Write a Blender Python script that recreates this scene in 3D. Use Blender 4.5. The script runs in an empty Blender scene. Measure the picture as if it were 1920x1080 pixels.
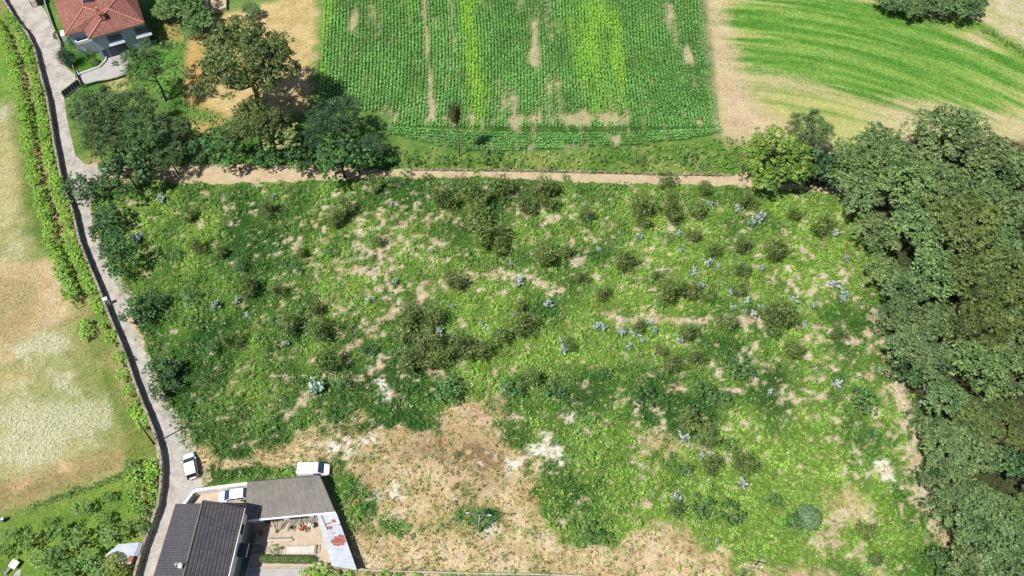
import bpy, math, random
import numpy as np
R=math.radians
sc=bpy.context.scene
# ---------------------------------------------------------------- camera
CF,CH,CP=1553.0,120.0,R(58.56)
cd=bpy.data.cameras.new('camera'); cam=bpy.data.objects.new('camera',cd)
sc.collection.objects.link(cam); sc.camera=cam
cd.sensor_width=36; cd.lens=36*CF/1920; cd.clip_start=1; cd.clip_end=6000
cam.location=(0,0,CH); cam.rotation_euler=(R(90)-CP,0,0)
# ---------------------------------------------------------------- light
SUN_EL=R(63); SH_AZ=R(38.5)            # shadows fall towards SH_AZ (from +X)
w=bpy.data.worlds.new('World'); sc.world=w; w.use_nodes=True
nt=w.node_tree; bg=nt.nodes['Background']; sky=nt.nodes.new('ShaderNodeTexSky')
sky.sky_type='NISHITA'; sky.sun_disc=False; sky.sun_elevation=SUN_EL
sdx,sdy=-math.cos(SH_AZ),-math.sin(SH_AZ)      # horizontal direction to the sun
sky.sun_rotation=math.atan2(sdx,sdy)
nt.links.new(sky.outputs[0],bg.inputs[0]); bg.inputs[1].default_value=0.06
sl=bpy.data.lights.new('sun','SUN'); sl.energy=4.6; sl.angle=R(0.5); sl.color=(1,.955,.88)
so=bpy.data.objects.new('sun',sl); sc.collection.objects.link(so)
from mathutils import Vector
sv=Vector((sdx*math.cos(SUN_EL),sdy*math.cos(SUN_EL),math.sin(SUN_EL)))
so.rotation_euler=sv.to_track_quat('Z','Y').to_euler(); so.location=(0,60,150)
vs=sc.view_settings; vs.view_transform='Standard'; vs.look='None'; vs.exposure=0.5; vs.gamma=1
sc.render.engine='CYCLES'
# ---------------------------------------------------------------- survey: the camera's pose turns survey pixels into ground metres
_c,_s=math.cos(CP),math.sin(CP)
def G(u,v,z=0.0):
    x=(u-960)/CF; y=(540-v)/CF
    t=(z-CH)/(y*_c-_s)
    return np.array((x*t,(y*_s+_c)*t))
def MPP(u,v,z=0.0):                      # metres per survey pixel
    X,Y=G(u,v,z); return (Y*_c-(z-CH)*_s)/CF
def W(pts,z=0.0): return [tuple(G(u,v,z)) for u,v in pts]
rng=np.random.default_rng(11); random.seed(5)
_T=np.random.default_rng(3).random((512,512))
def vn(x,y,seed=0):
    x=np.asarray(x,float)+seed*37.13; y=np.asarray(y,float)+seed*91.7
    i=np.floor(x).astype(int); j=np.floor(y).astype(int); a=x-i; b=y-j
    a=a*a*(3-2*a); b=b*b*(3-2*b); i&=511; j&=511; i1=(i+1)&511; j1=(j+1)&511
    return (_T[i,j]*(1-a)+_T[i1,j]*a)*(1-b)+(_T[i,j1]*(1-a)+_T[i1,j1]*a)*b
def fbm(x,y,s,o=4,seed=0):
    t=0;a=1;n=0
    for k in range(o):
        t=t+a*vn(x/s*2**k,y/s*2**k,seed+k*5); n+=a; a*=.55
    return t/n
def lin(c):
    c=np.asarray(c,float)/255.
    return np.where(c<.04045,c/12.92,((c+.055)/1.055)**2.4)
KG=.62                                   # photograph's look -> base colour of flat ground
KT=.68                                   # tree leaves are darker
KL=1.0                                   # -> base colour of leaves (they tilt and shade each other)
# ---------------------------------------------------------------- materials
def newmat(name):
    m=bpy.data.materials.new(name); m.use_nodes=True
    return m,m.node_tree.nodes,m.node_tree.links,m.node_tree.nodes['Principled BSDF']
def mix(n,l,fac,a,b,mode='MIX'):
    x=n.new('ShaderNodeMix'); x.data_type='RGBA'; x.blend_type=mode
    for s,v in ((0,fac),(6,a),(7,b)):
        if hasattr(v,'is_linked'): l.new(v,x.inputs[s])
        elif s==0: x.inputs[0].default_value=v
        else: x.inputs[s].default_value=(*v,1)
    return x.outputs[2]
def noise(n,l,scale,detail=4,rough=.55,vec=None):
    t=n.new('ShaderNodeTexNoise'); t.inputs['Scale'].default_value=scale
    t.inputs['Detail'].default_value=detail; t.inputs['Roughness'].default_value=rough
    if vec is None:
        c=n.new('ShaderNodeTexCoord'); vec=c.outputs['Object']
    l.new(vec,t.inputs['Vector']); return t.outputs['Fac']
def ramp(n,l,x,a,b):
    r=n.new('ShaderNodeMapRange'); r.inputs[1].default_value=a; r.inputs[2].default_value=b
    l.new(x,r.inputs[0]); return r.outputs[0]
def bump(n,l,h,strength,dist,b):
    k=n.new('ShaderNodeBump'); k.inputs['Strength'].default_value=strength; k.inputs['Distance'].default_value=dist
    l.new(h,k.inputs['Height']); l.new(k.outputs[0],b.inputs['Normal'])
def ground_mat():
    m,n,l,b=newmat('ground_soil'); a=n.new('ShaderNodeAttribute'); a.attribute_name='Col'
    f=ramp(n,l,noise(n,l,2.2,6,.7),.3,.7); g=ramp(n,l,noise(n,l,.5,4,.6),.3,.7)
    c=mix(n,l,f,(.62,.62,.6),(1.28,1.28,1.3)); d=mix(n,l,g,(.86,.88,.86),(1.12,1.1,1.08))
    c=mix(n,l,1.,c,d,'MULTIPLY'); c=mix(n,l,1.,a.outputs['Color'],c,'MULTIPLY')
    l.new(c,b.inputs['Base Color']); b.inputs['Roughness'].default_value=.95; b.inputs['Specular IOR Level'].default_value=.15
    bump(n,l,noise(n,l,3.5,6,.75),1.,.18,b); return m
def leaf_mat():
    m,n,l,b=newmat('foliage'); a=n.new('ShaderNodeAttribute'); a.attribute_name='Col'
    o=n.new('ShaderNodeObjectInfo'); c=mix(n,l,1.,a.outputs['Color'],o.outputs['Color'],'MULTIPLY')
    l.new(c,b.inputs['Base Color']); b.inputs['Roughness'].default_value=.48; b.inputs['Specular IOR Level'].default_value=.5
    t=n.new('ShaderNodeBsdfTranslucent'); l.new(mix(n,l,1.,c,(1.1,1.15,.6),'MULTIPLY'),t.inputs[0])
    x=n.new('ShaderNodeMixShader'); x.inputs[0].default_value=.25
    l.new(b.outputs[0],x.inputs[1]); l.new(t.outputs[0],x.inputs[2])
    l.new(x.outputs[0],n['Material Output'].inputs[0]); return m
def plain(name,c,rough=.6,var=.12,scale=3.,metal=0.,bmp=0.,k=KG,spec=.4,coat=0):
    m,n,l,b=newmat(name); c=lin(c)*k
    f=ramp(n,l,noise(n,l,scale,5,.65),.3,.7)
    l.new(mix(n,l,f,tuple(c*(1-var)),tuple(np.minimum(c*(1+var),.9))),b.inputs['Base Color'])
    b.inputs['Roughness'].default_value=rough; b.inputs['Metallic'].default_value=metal; b.inputs['Specular IOR Level'].default_value=spec
    b.inputs['Coat Weight'].default_value=coat
    if bmp: bump(n,l,noise(n,l,scale*3,5,.7),.8,bmp,b)
    return m
def stained(name,c,c2,lo,hi,scale=.6,rough=.85,fine=6.,bmp=.03,k=KG):
    m,n,l,b=newmat(name); c=lin(c)*k; c2=lin(c2)*k
    f=ramp(n,l,noise(n,l,scale,6,.7),lo,hi); base=mix(n,l,f,tuple(c),tuple(c2))
    g=ramp(n,l,noise(n,l,fine,4,.7),.3,.7); base=mix(n,l,1.,base,mix(n,l,g,(.88,)*3,(1.1,)*3),'MULTIPLY')
    l.new(base,b.inputs['Base Color']); b.inputs['Roughness'].default_value=rough; b.inputs['Specular IOR Level'].default_value=.25
    bump(n,l,noise(n,l,fine,5,.7),.6,bmp,b); return m
def tile_mat(name,c,c2,du,dv,groove=.45,rough=.8,k=KG,gw=0.):
    """courses along v, columns along u (metres in the UV map)"""
    m,n,l,b=newmat(name); c=lin(c)*k; c2=lin(c2)*k
    uv=n.new('ShaderNodeUVMap'); sp=n.new('ShaderNodeSeparateXYZ'); l.new(uv.outputs[0],sp.inputs[0])
    def saw(o,d):
        x=n.new('ShaderNodeMath'); x.operation='DIVIDE'; l.new(o,x.inputs[0]); x.inputs[1].default_value=d
        y=n.new('ShaderNodeMath'); y.operation='PINGPONG'; l.new(x.outputs[0],y.inputs[0]); y.inputs[1].default_value=.5
        return y.outputs[0],x.outputs[0]
    pu,xu=saw(sp.outputs[0],du); pv,xv=saw(sp.outputs[1],dv)
    cell=n.new('ShaderNodeCombineXYZ')
    for i,x in ((0,xu),(1,xv)):
        fl=n.new('ShaderNodeMath'); fl.operation='FLOOR'; l.new(x,fl.inputs[0]); l.new(fl.outputs[0],cell.inputs[i])
    wn=n.new('ShaderNodeTexWhiteNoise'); l.new(cell.outputs[0],wn.inputs[0])
    big=ramp(n,l,noise(n,l,.5,5,.65),.3,.7)
    f=n.new('ShaderNodeMath'); f.operation='MULTIPLY_ADD'; l.new(wn.outputs[0],f.inputs[0]); f.inputs[1].default_value=.5
    h=n.new('ShaderNodeMath'); h.operation='MULTIPLY'; l.new(big,h.inputs[0]); h.inputs[1].default_value=.5; l.new(h.outputs[0],f.inputs[2])
    col=mix(n,l,f.outputs[0],tuple(c),tuple(c2))
    gu=ramp(n,l,pu,0,.16); gv=ramp(n,l,pv,-.16*gw*2,.16)
    g=n.new('ShaderNodeMath'); g.operation='MINIMUM'; l.new(gu,g.inputs[0]); l.new(gv,g.inputs[1])
    col=mix(n,l,g.outputs[0],tuple(c*groove),col)
    l.new(col,b.inputs['Base Color']); b.inputs['Roughness'].default_value=rough; b.inputs['Specular IOR Level'].default_value=.25
    sm=n.new('ShaderNodeMath'); sm.operation='ADD'; l.new(pu,sm.inputs[0]); l.new(g.outputs[0],sm.inputs[1])
    bump(n,l,sm.outputs[0],.7,.06,b); return m
M={}
M['ground']=ground_mat(); M['leaf']=leaf_mat()
M['bark']=plain('bark',(120,105,85),.9,.3,4,bmp=.03); M['bark_pale']=plain('pale_bark',(175,160,135),.9,.25,4,bmp=.03)
M['bark_dark']=plain('dark_bark',(70,60,52),.9,.3,4,bmp=.03)
M['asphalt']=stained('old_asphalt',(168,162,154),(208,201,193),.36,.58,.45,.9,3.,.02)
M['concrete']=stained('concrete',(184,181,180),(202,199,197),.35,.65,.5,.9,5.,.02)
M['dirt']=stained('dirt',(194,172,138),(218,198,164),.35,.65,.6,.95,3.,.08)
M['stone']=stained('rubble_stone',(120,112,98),(205,196,178),.4,.62,2.2,.95,9.,.12)
M['wall_rubble']=stained('tumbled_stone',(110,112,80),(206,196,170),.42,.6,1.6,.95,9.,.1,.5)
M['stone_pale']=stained('pale_stone',(180,172,150),(226,218,196),.35,.65,2.,.95,9.,.1)
M['white_wall']=stained('white_render',(238,236,232),(250,248,244),.3,.7,.8,.8,8.,.01,.85)
M['cream']=stained('cream_paving',(198,178,156),(222,206,186),.35,.65,.8,.85,6.,.01)
M['blue_wall']=stained('blue_grey_render',(178,196,216),(198,212,228),.3,.7,.6,.85,6.,.02)
M['dark_blue']=plain('dark_blue_shutter',(62,76,98),.5,.15,5)
M['glass']=plain('dark_glass',(38,52,68),.08,.2,2,spec=.8)
M['glass_blue']=plain('windscreen_glass',(58,84,112),.15,.3,1.5,spec=.4)
M['white_paint']=plain('white_car_paint',(250,250,252),.25,.01,1,k=.88,coat=.6)
M['black']=plain('black_plastic',(28,28,32),.5,.2,6); M['tyre']=plain('tyre_rubber',(32,32,34),.8,.2,10)
M['rim']=plain('wheel_alloy',(165,168,172),.3,.1,6,metal=.7); M['lamp']=plain('lamp_glass',(205,212,220),.15,.1,4,spec=.8)
M['red_lamp']=plain('red_lamp_glass',(150,30,28),.2,.1,4); M['grey_metal']=plain('grey_metal',(150,152,156),.5,.15,5,metal=.3)
M['dark_metal']=plain('dark_metal',(60,64,70),.5,.2,4,metal=.3)
M['red_tile']=tile_mat('red_roof_tiles',(150,92,82),(194,140,126),.42,.44,.6)
M['ridge']=plain('ridge_tiles',(212,150,132),.8,.2,3)
M['slate_flat']=tile_mat('flat_slate_tiles',(86,84,92),(112,110,118),.34,.3,.88)
M['slate_pan']=tile_mat('dark_pan_tiles',(80,77,84),(112,108,114),.46,.24,.42,gw=.5)
M['grey_sheet']=stained('grey_roof_sheet',(128,124,120),(156,151,144),.3,.7,.35,.85,2.,.03)
M['blue_sheet']=stained('pale_metal_sheet',(186,196,208),(222,228,234),.3,.7,.7,.6,4.,.02,.62)
M['rust']=stained('rusty_red_sheet',(160,84,68),(190,120,102),.3,.7,1.5,.9,6.,.02)
M['wood']=plain('weathered_wood',(150,132,108),.9,.3,5,bmp=.02); M['wood_pale']=plain('pale_planks',(222,208,180),.85,.2,6)
M['tarp']=plain('pale_tarpaulin',(226,222,214),.8,.12,2,bmp=.06); M['blue_plastic']=plain('blue_plastic',(38,58,130),.4,.1,4)
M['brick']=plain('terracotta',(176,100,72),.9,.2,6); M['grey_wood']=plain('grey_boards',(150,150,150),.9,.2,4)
# ---------------------------------------------------------------- mesh helpers
COL=sc.collection
def link(o,parent=None):
    COL.objects.link(o)
    if parent is not None: o.parent=parent
    return o
def raw_mesh(name,V,F,cols=None,smooth=False):
    """V (n,3), F (m,k) arrays"""
    V=np.ascontiguousarray(V,dtype=np.float32); F=np.ascontiguousarray(F,dtype=np.int32); k=F.shape[1]
    me=bpy.data.meshes.new(name); me.vertices.add(len(V)); me.vertices.foreach_set('co',V.ravel())
    me.loops.add(F.size); me.loops.foreach_set('vertex_index',F.ravel())
    me.polygons.add(len(F)); me.polygons.foreach_set('loop_start',np.arange(0,F.size,k,dtype=np.int32))
    me.update(calc_edges=True)
    if smooth: me.polygons.foreach_set('use_smooth',np.ones(len(F),dtype=bool))
    if cols is not None:
        dom='FACE' if len(cols)==len(F) else 'POINT'
        a=me.attributes.new('Col','FLOAT_COLOR',dom)
        c=np.ones((len(cols),4),np.float32); c[:,:3]=cols; a.data.foreach_set('color',c.ravel())
    return me
def tag(o,label=None,cat=None,group=None,kind=None):
    for k,v in (('label',label),('category',cat),('group',group),('kind',kind)):
        if v: o[k]=v
    return o
def root(name,x,y,z=0,rz=0,label=None,cat=None,group=None):
    o=bpy.data.objects.new(name,None); o.empty_display_size=.3; o.location=(x,y,z); o.rotation_euler=(0,0,rz); link(o)
    return tag(o,label,cat,group)
class MB:
    def __init__(s,at=(0,0,0)): s.v=[];s.f=[];s.uv=[];s.at=np.array(at,float)
    def add(s,vs,fs,uvs=None):
        o=len(s.v); s.v+=[tuple(np.array(p,float)-s.at) for p in vs]; s.f+=[tuple(i+o for i in f) for f in fs]
        s.uv+=(uvs if uvs else [[(0,0)]*len(f) for f in fs]); return s
    def prism(s,poly,z0,z1):
        a=sum(poly[i][0]*poly[(i+1)%len(poly)][1]-poly[(i+1)%len(poly)][0]*poly[i][1] for i in range(len(poly)))
        if a<0: poly=poly[::-1]
        n=len(poly); z0=z0 if hasattr(z0,'__len__') else [z0]*n; z1=z1 if hasattr(z1,'__len__') else [z1]*n
        if a<0: z0=z0[::-1]; z1=z1[::-1]
        vs=[(p[0],p[1],z) for p,z in zip(poly,z0)]+[(p[0],p[1],z) for p,z in zip(poly,z1)]
        return s.add(vs,[tuple(range(n))[::-1],tuple(range(n,2*n))]+[(i,(i+1)%n,n+(i+1)%n,n+i) for i in range(n)])
    def box(s,c,d,rz=0,tilt=0):
        ca,sa=math.cos(rz),math.sin(rz); ct,st=math.cos(tilt),math.sin(tilt); vs=[]
        for z in (-.5,.5):
            for x,y in ((-.5,-.5),(.5,-.5),(.5,.5),(-.5,.5)):
                X,Y,Z=x*d[0],y*d[1],z*d[2]; X,Z=X*ct-Z*st,X*st+Z*ct
                vs.append((c[0]+X*ca-Y*sa,c[1]+X*sa+Y*ca,c[2]+Z))
        return s.add(vs,[(3,2,1,0),(4,5,6,7),(0,1,5,4),(1,2,6,5),(2,3,7,6),(3,0,4,7)])
    def tube(s,pts,rad,n=7,cap=True):
        pts=[np.array(p,float) for p in pts]; vs=[];fs=[]
        rad=rad if hasattr(rad,'__len__') else [rad]*len(pts)
        for i,p in enumerate(pts):
            d=pts[min(i+1,len(pts)-1)]-pts[max(i-1,0)]; d/=np.linalg.norm(d)+1e-9
            a=np.cross(d,(0,0,1) if abs(d[2])<.9 else (1,0,0)); a/=np.linalg.norm(a); b=np.cross(d,a)
            for k in range(n):
                t=2*math.pi*k/n; vs.append(p+rad[i]*(a*math.cos(t)+b*math.sin(t)))
        for i in range(len(pts)-1):
            for k in range(n):
                q=(k+1)%n; fs.append((i*n+k,i*n+q,(i+1)*n+q,(i+1)*n+k))
        if cap: fs+=[tuple(range(n)),tuple((len(pts)-1)*n+k for k in range(n))[::-1]]
        return s.add(vs,fs)
    def build(s,name,mat,parent=None,smooth=False,bev=0):
        me=bpy.data.meshes.new(name); me.from_pydata(s.v,[],s.f)
        uv=me.uv_layers.new(name='UVMap'); i=0
        for fu in s.uv:
            for q in fu: uv.data[i].uv=q; i+=1
        me.update()
        import bmesh
        bm=bmesh.new(); bm.from_mesh(me); bmesh.ops.recalc_face_normals(bm,faces=bm.faces); bm.to_mesh(me); bm.free()
        if smooth: me.polygons.foreach_set('use_smooth',[True]*len(me.polygons))
        o=bpy.data.objects.new(name,me); me.materials.append(M[mat] if isinstance(mat,str) else mat); link(o,parent)
        if bev:
            b=o.modifiers.new('edge','BEVEL'); b.width=bev; b.segments=2; b.limit_method='ANGLE'
        return o
def thick_panel(mb,pts,th,eave):
    """a roof slope with thickness; eave = unit direction along its courses"""
    e=np.array([eave[0],eave[1],0.]); e/=np.linalg.norm(e); n=len(pts)
    P=[np.array(p,float) for p in pts]; nr=np.zeros(3)
    for i in range(n): nr+=np.cross(P[i]-P[0],P[(i+1)%n]-P[0])
    nr/=np.linalg.norm(nr); 
    if nr[2]<0: nr=-nr
    sl=np.cross(nr,e); uv=[(float(p@e),float(p@sl)) for p in P]
    top=P; bot=[p-np.array((0,0,th)) for p in P]
    mb.add(top+bot,[tuple(range(n)),tuple(range(n,2*n))[::-1]]+[(i,(i+1)%n,n+(i+1)%n,n+i) for i in range(n)],
        [uv,uv[::-1]]+[[(0.1,0.1)]*4 for i in range(n)])
def inset(poly,d):
    c=np.mean(poly,axis=0); out=[]
    n=len(poly); P=[np.array(p) for p in poly]
    a=sum(P[i][0]*P[(i+1)%n][1]-P[(i+1)%n][0]*P[i][1] for i in range(n)); sg=1 if a>0 else -1
    for i in range(n):
        p0,p1,p2=P[i-1],P[i],P[(i+1)%n]
        e1=(p1-p0)/np.linalg.norm(p1-p0); e2=(p2-p1)/np.linalg.norm(p2-p1)
        n1=sg*np.array((-e1[1],e1[0])); n2=sg*np.array((-e2[1],e2[0]))
        b=n1+n2; b=b/(b@n1+1e-9) if abs(b@n1)>.2 else n1
        out.append(tuple(p1+b*d))
    return out
# ---------------------------------------------------------------- survey outlines (pixels of the survey photo, put down on the ground)
WALL_TOP=[(-20,-60),(9,0),(32,38),(51,59),(65,89),(74,126),(83,160),(90,187),(100,253),(117,340),(137,393),(150,450),(167,493),(187,540),(207,593),(230,647),(253,713),(263,740),(277,773),(290,807),(300,840),(304,870),(303,907),(297,947),(283,987),(267,1030),(255,1073),(243,1130)]
WH=1.45
WALLW=[G(u,v,WH) for u,v in WALL_TOP]
ROAD_R=[(30,-60),(57,-5),(84,16),(97,52),(113,90),(121,122),(140,140),(150,165),(121,186),(126,222),(141,292),(165,312),(205,312),(205,342),(170,360),(170,400),(185,450),(205,500),(240,535),(248,560),(240,600),(262,640),(280,672),(290,715),(311,747),(338,790),(360,837),(380,880),(378,912),(366,922),(350,950),(320,1000),(300,1060),(285,1130)]
ROADP=[tuple(p) for p in WALLW]+W(ROAD_R)[::-1]
TRACK_T=[(160,306),(300,311),(400,308),(560,312),(690,318),(780,316),(850,318),(960,319),(1100,323),(1250,326),(1380,328),(1405,322),(1460,345),(1600,352)]
TRACK_B=[(1600,366),(1500,356),(1400,350),(1300,347),(1160,344),(1000,338),(860,333),(760,333),(560,339),(420,345),(300,342),(170,332)]
CORN=[(609,-40),(1316,-40),(1324,0),(1337,100),(1346,180),(1353,250),(1290,262),(1150,276),(1000,284),(870,285),(725,252),(735,214),(690,212),(592,196),(597,100)]
FIELD_R=[(1324,-40),(2040,-40),(2040,300),(1700,290),(1560,290),(1400,266),(1352,250),(1340,100)]
# ---------------------------------------------------------------- painting the soil and its plants
fx=np.arange(-122,122.01,.4); fy=np.arange(19,166,.4)
far=np.array([3,8,18,40,90,200,420,900,1800.])
xs=np.concatenate([-122-far[::-1],fx,122+far]); ys=np.concatenate([19-far[::-1],fy,166+far])
GX,GY=np.meshgrid(xs,ys,indexing='xy')
def sdist(poly,X,Y):
    d=np.full(X.shape,1e9); ins=np.zeros(X.shape,bool); n=len(poly)
    for i in range(n):
        x1,y1=poly[i]; x2,y2=poly[(i+1)%n]; ex,ey=x2-x1,y2-y1; L=ex*ex+ey*ey+1e-9
        t=np.clip(((X-x1)*ex+(Y-y1)*ey)/L,0,1); d=np.minimum(d,(X-x1-t*ex)**2+(Y-y1-t*ey)**2)
        c=((y1>Y)!=(y2>Y)); 
        with np.errstate(divide='ignore',invalid='ignore'): xi=(x2-x1)*(Y-y1)/(y2-y1+1e-12)+x1
        ins^=(c&(X<xi))
    d=np.sqrt(d); return np.where(ins,d,-d)
N1=fbm(GX,GY,6,5,1); N2=fbm(GX,GY,2.2,4,2); N3=fbm(GX,GY,14,4,3); N4=fbm(GX,GY,1.0,3,4)
def nz(a): return np.clip((a-.5)*3.2+.5,0,1)
M1,M2,M3,M4=nz(N1),nz(N2),nz(N3),nz(N4)
def mask(px,feather=1.,amp=0.,N=None,grow=0.,world=False):
    poly=px if world else W(px)
    a=np.array(poly); lo=a.min(0)-15; hi=a.max(0)+15
    sel=(GX>lo[0])&(GX<hi[0])&(GY>lo[1])&(GY<hi[1]); m=np.zeros(GX.shape)
    if sel.any():
        sd=sdist(poly,GX[sel],GY[sel])+grow
        if amp: sd=sd+amp*((N if N is not None else N2)[sel]-.5)*4
        m[sel]=np.clip(.5+sd/feather,0,1)
    return m
def splat(lst,power=1.):
    """soft blobs (u,v,ru,rv,value) on the ground"""
    t=np.zeros(GX.shape)
    for u,v,ru,rv,val in lst:
        c=G(u,v); a=abs(G(u+ru,v)[0]-c[0]); b=abs(G(u,v-rv)[1]-G(u,v+rv)[1])/2
        d=((GX-c[0])/a)**2+((GY-c[1])/b)**2; t+=val*np.exp(-d)
    return t
C=np.zeros(GX.shape+(3,))
def c3(*c): return lin(c)*KG
def put(m,c,c2=None,N=None):
    global C
    c=c3(*c)
    if c2 is not None: c=c+(c3(*c2)-c)*(N if N is not None else M2)[...,None]
    C=C*(1-m[...,None])+c*m[...,None]
Z0=np.zeros(GX.shape); ONE=Z0+1
put(ONE,(96,140,58),(130,160,84),M1)
# --- the scrub: bracken and bramble over pale soil
SCRUB=[(165,345),(300,345),(420,348),(560,342),(760,336),(860,336),(1000,341),(1160,347),(1400,353),(1600,368),(1660,560),(1700,720),(1790,1000),(1830,1120),(1290,1120),(1100,1120),(650,1110),(640,960),(610,890),(460,900),(385,905),(345,830),(300,740),(275,660),(235,560),(190,460)]
mscrub=mask(SCRUB,1.,.5)
bare=splat([(690,470,95,60,.40),(620,520,80,60,.22),(730,540,60,40,.30),(560,440,60,40,.16),(780,440,60,40,.18),(860,420,60,40,.12),(960,430,80,40,.10),(700,400,60,30,.15),
 (775,585,45,14,.55),(830,530,50,12,.5),(700,620,35,20,.35),(650,650,25,25,.35),(610,700,30,22,.25),(1030,535,40,8,.45),(960,510,60,10,.25),
 (1150,590,30,10,.3),(1190,603,30,8,.5),(1290,600,60,8,.65),(1380,600,25,8,.6),(1430,600,20,8,.3),(1220,600,20,8,.4),
 (1000,385,80,25,.12),(1090,450,60,30,.08),(1350,500,60,30,.12),(1420,520,60,30,.12),(1500,540,60,30,.15),(1560,500,60,60,.12),
 (1640,590,30,35,.5),(1670,640,25,30,.35),(1640,700,30,40,.35),(1690,740,25,25,.6),(1680,770,30,25,.55),(1670,810,25,25,.4),(1720,830,20,40,.35),(1715,880,35,25,.75),(1730,930,35,30,.7),(1740,985,30,30,.45),(1660,880,25,18,.5),(1650,860,15,15,.5),(1770,1000,20,40,.3),
 (1560,690,70,30,.2),(1590,640,40,20,.3),(1560,630,30,14,.35),(1540,810,40,50,.3),(1490,790,30,20,.3),(1590,870,40,30,.2),(1470,890,22,22,.55),(1500,700,60,40,.15),(1500,900,20,20,.2),
 (1590,965,45,22,.75),(1560,990,25,40,.45),(1540,1020,40,30,.35),(1350,690,50,20,.3),(1270,720,30,20,.25),(1410,690,40,30,.35),(1470,740,40,25,.25),(1600,1040,80,40,.2),
 (1225,800,45,30,.5),(1200,850,30,40,.35),(1345,850,30,16,.5),(1390,845,20,12,.6),(1350,800,60,20,.3),(1380,775,40,12,.4),(1240,950,60,25,.15),
 (830,700,35,12,.5),(735,735,25,18,.6),(905,765,30,28,.8),(700,690,35,22,.3),(740,710,30,15,.35),(700,800,60,20,.3),(600,760,30,12,.25),(480,660,40,25,.1),(430,760,40,30,.1),(1060,790,12,10,.5),
 (850,640,30,20,.1),(300,570,20,20,.1),(560,700,30,25,.15),(640,580,40,20,.15),(820,440,30,30,.15)])
dryA=[(385,845),(455,845),(545,812),(600,800),(640,790),(760,775),(860,770),(900,790),(960,800),(990,830),(1060,815),(1070,860),(1050,900),(1010,920),(1050,960),(1070,1010),(1140,1035),(1210,1010),(1290,1015),(1330,1045),(1310,1120),(660,1110),(690,1050),(660,980),(640,900),(610,890),(500,888),(410,912),(380,905)]
mdry=mask(dryA,5.,2.5,N1)
dry=np.clip(mdry+splat([(1250,830,60,60,.5),(1550,830,60,60,.4),(1590,960,60,50,.5),(620,720,60,40,.4),(700,700,60,30,.5),(640,650,40,40,.4),(1500,1080,200,40,.6),(480,720,80,50,.3),(740,600,60,30,.3),(1150,590,40,15,.5),(1500,760,60,30,.35),(460,800,80,30,.25)]),0,1)
# greener islands within the dry ground
isl=np.clip(splat([(672,945,30,40,1.05),(735,992,50,20,.75),(850,985,50,28,.5),(640,920,28,40,1.1),(905,975,45,35,.7),(1100,880,60,80,1.2),(1100,980,60,30,.9),(1170,960,50,40,.6),(430,895,60,12,1.),(520,885,60,10,.9),(980,900,30,30,.3),(690,862,20,12,.8),(860,860,30,30,.3),(1000,1000,50,30,.3)]),0,1)
dry=np.clip(dry-isl*(.35+1.1*nz(N2)),0,1)
bright=splat([(1500,830,200,160,.15),(1500,480,160,120,.35),(1450,860,110,90,.6),(1560,1020,140,80,.45),(1650,980,80,100,.35),(1300,640,200,30,.3),(1080,640,150,60,.3),(1450,950,120,80,.4),(1600,420,60,60,.45),(380,420,120,60,.2),(560,670,60,30,.2),(890,570,60,40,.25),(300,380,60,25,.3),(1230,420,150,60,.1)])
deep=splat([(450,620,180,100,.4),(330,740,60,80,.35),(1050,730,130,60,.35),(1250,750,120,40,.4),(1090,850,60,80,.2),(230,480,80,80,.3),(520,400,160,60,.2),(840,640,120,60,.3),(640,780,120,30,.3)])
hue=np.clip(.5+bright-deep*.75+(N1-.5)*2.0+(N3-.5)*1.5,0,1)
gd,gm,gb=c3(70,118,46),c3(108,152,64),c3(144,184,78)
h2=hue[...,None]; green=np.where(h2<.5,gd+(gm-gd)*h2*2,gm+(gb-gm)*(h2-.5)*2)
soil=c3(206,186,152)+(c3(226,208,184)-c3(206,186,152))*M2[...,None]
straw=c3(204,182,136)+(c3(230,210,172)-c3(204,182,136))*M2[...,None]
brown=splat([(840,830,70,40,.6),(900,860,50,40,.5),(700,900,40,25,.5),(740,850,60,20,.3),(870,960,40,30,.3),(920,890,30,40,.4)])
straw=straw+(c3(160,134,98)-straw)*np.clip(brown*1.3*M2+brown*.3,0,1)[...,None]
olive=c3(140,146,78)
pale=splat([(760,1040,120,25,.5),(900,1045,120,20,.4),(1250,1050,70,28,.8),(1150,1050,60,20,.4),(700,1050,50,25,.4),(840,910,60,40,.3),(470,850,60,14,.3),(560,835,60,14,.3)])
straw=straw+(c3(236,212,180)-straw)*np.clip(pale*(.5+M2),0,1)[...,None]
N5=fbm(GX,GY,.8,2,14)
def line_dist(px):
    P=[G(u,v) for u,v in px]; d=np.full(GX.shape,1e9)
    for a,b in zip(P[:-1],P[1:]):
        e=b-a; t=np.clip(((GX-a[0])*e[0]+(GY-a[1])*e[1])/(e@e),0,1); d=np.minimum(d,np.hypot(GX-a[0]-t*e[0],GY-a[1]-t*e[1]))
    return d
for px,wd,val in (([(545,770),(600,715),(650,655),(700,612),(742,585),(790,556),(850,524),(930,512),(990,524),(1048,546)],1.1,.85),([(1135,590),(1180,602),(1250,602),(1330,600),(1400,600),(1450,600)],.95,.8),
    ([(1650,590),(1660,660),(1695,750),(1712,830),(1725,900),(1752,980),(1790,1040)],1.6,.55),([(1455,850),(1500,870),(1520,820)],.8,.3),([(1510,1060),(1560,1000),(1600,965)],1.4,.45),([(690,700),(760,690),(830,702),(900,740)],1.1,.4)):
    bare=bare+val*np.exp(-(line_dist(px)/wd)**2)
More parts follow.
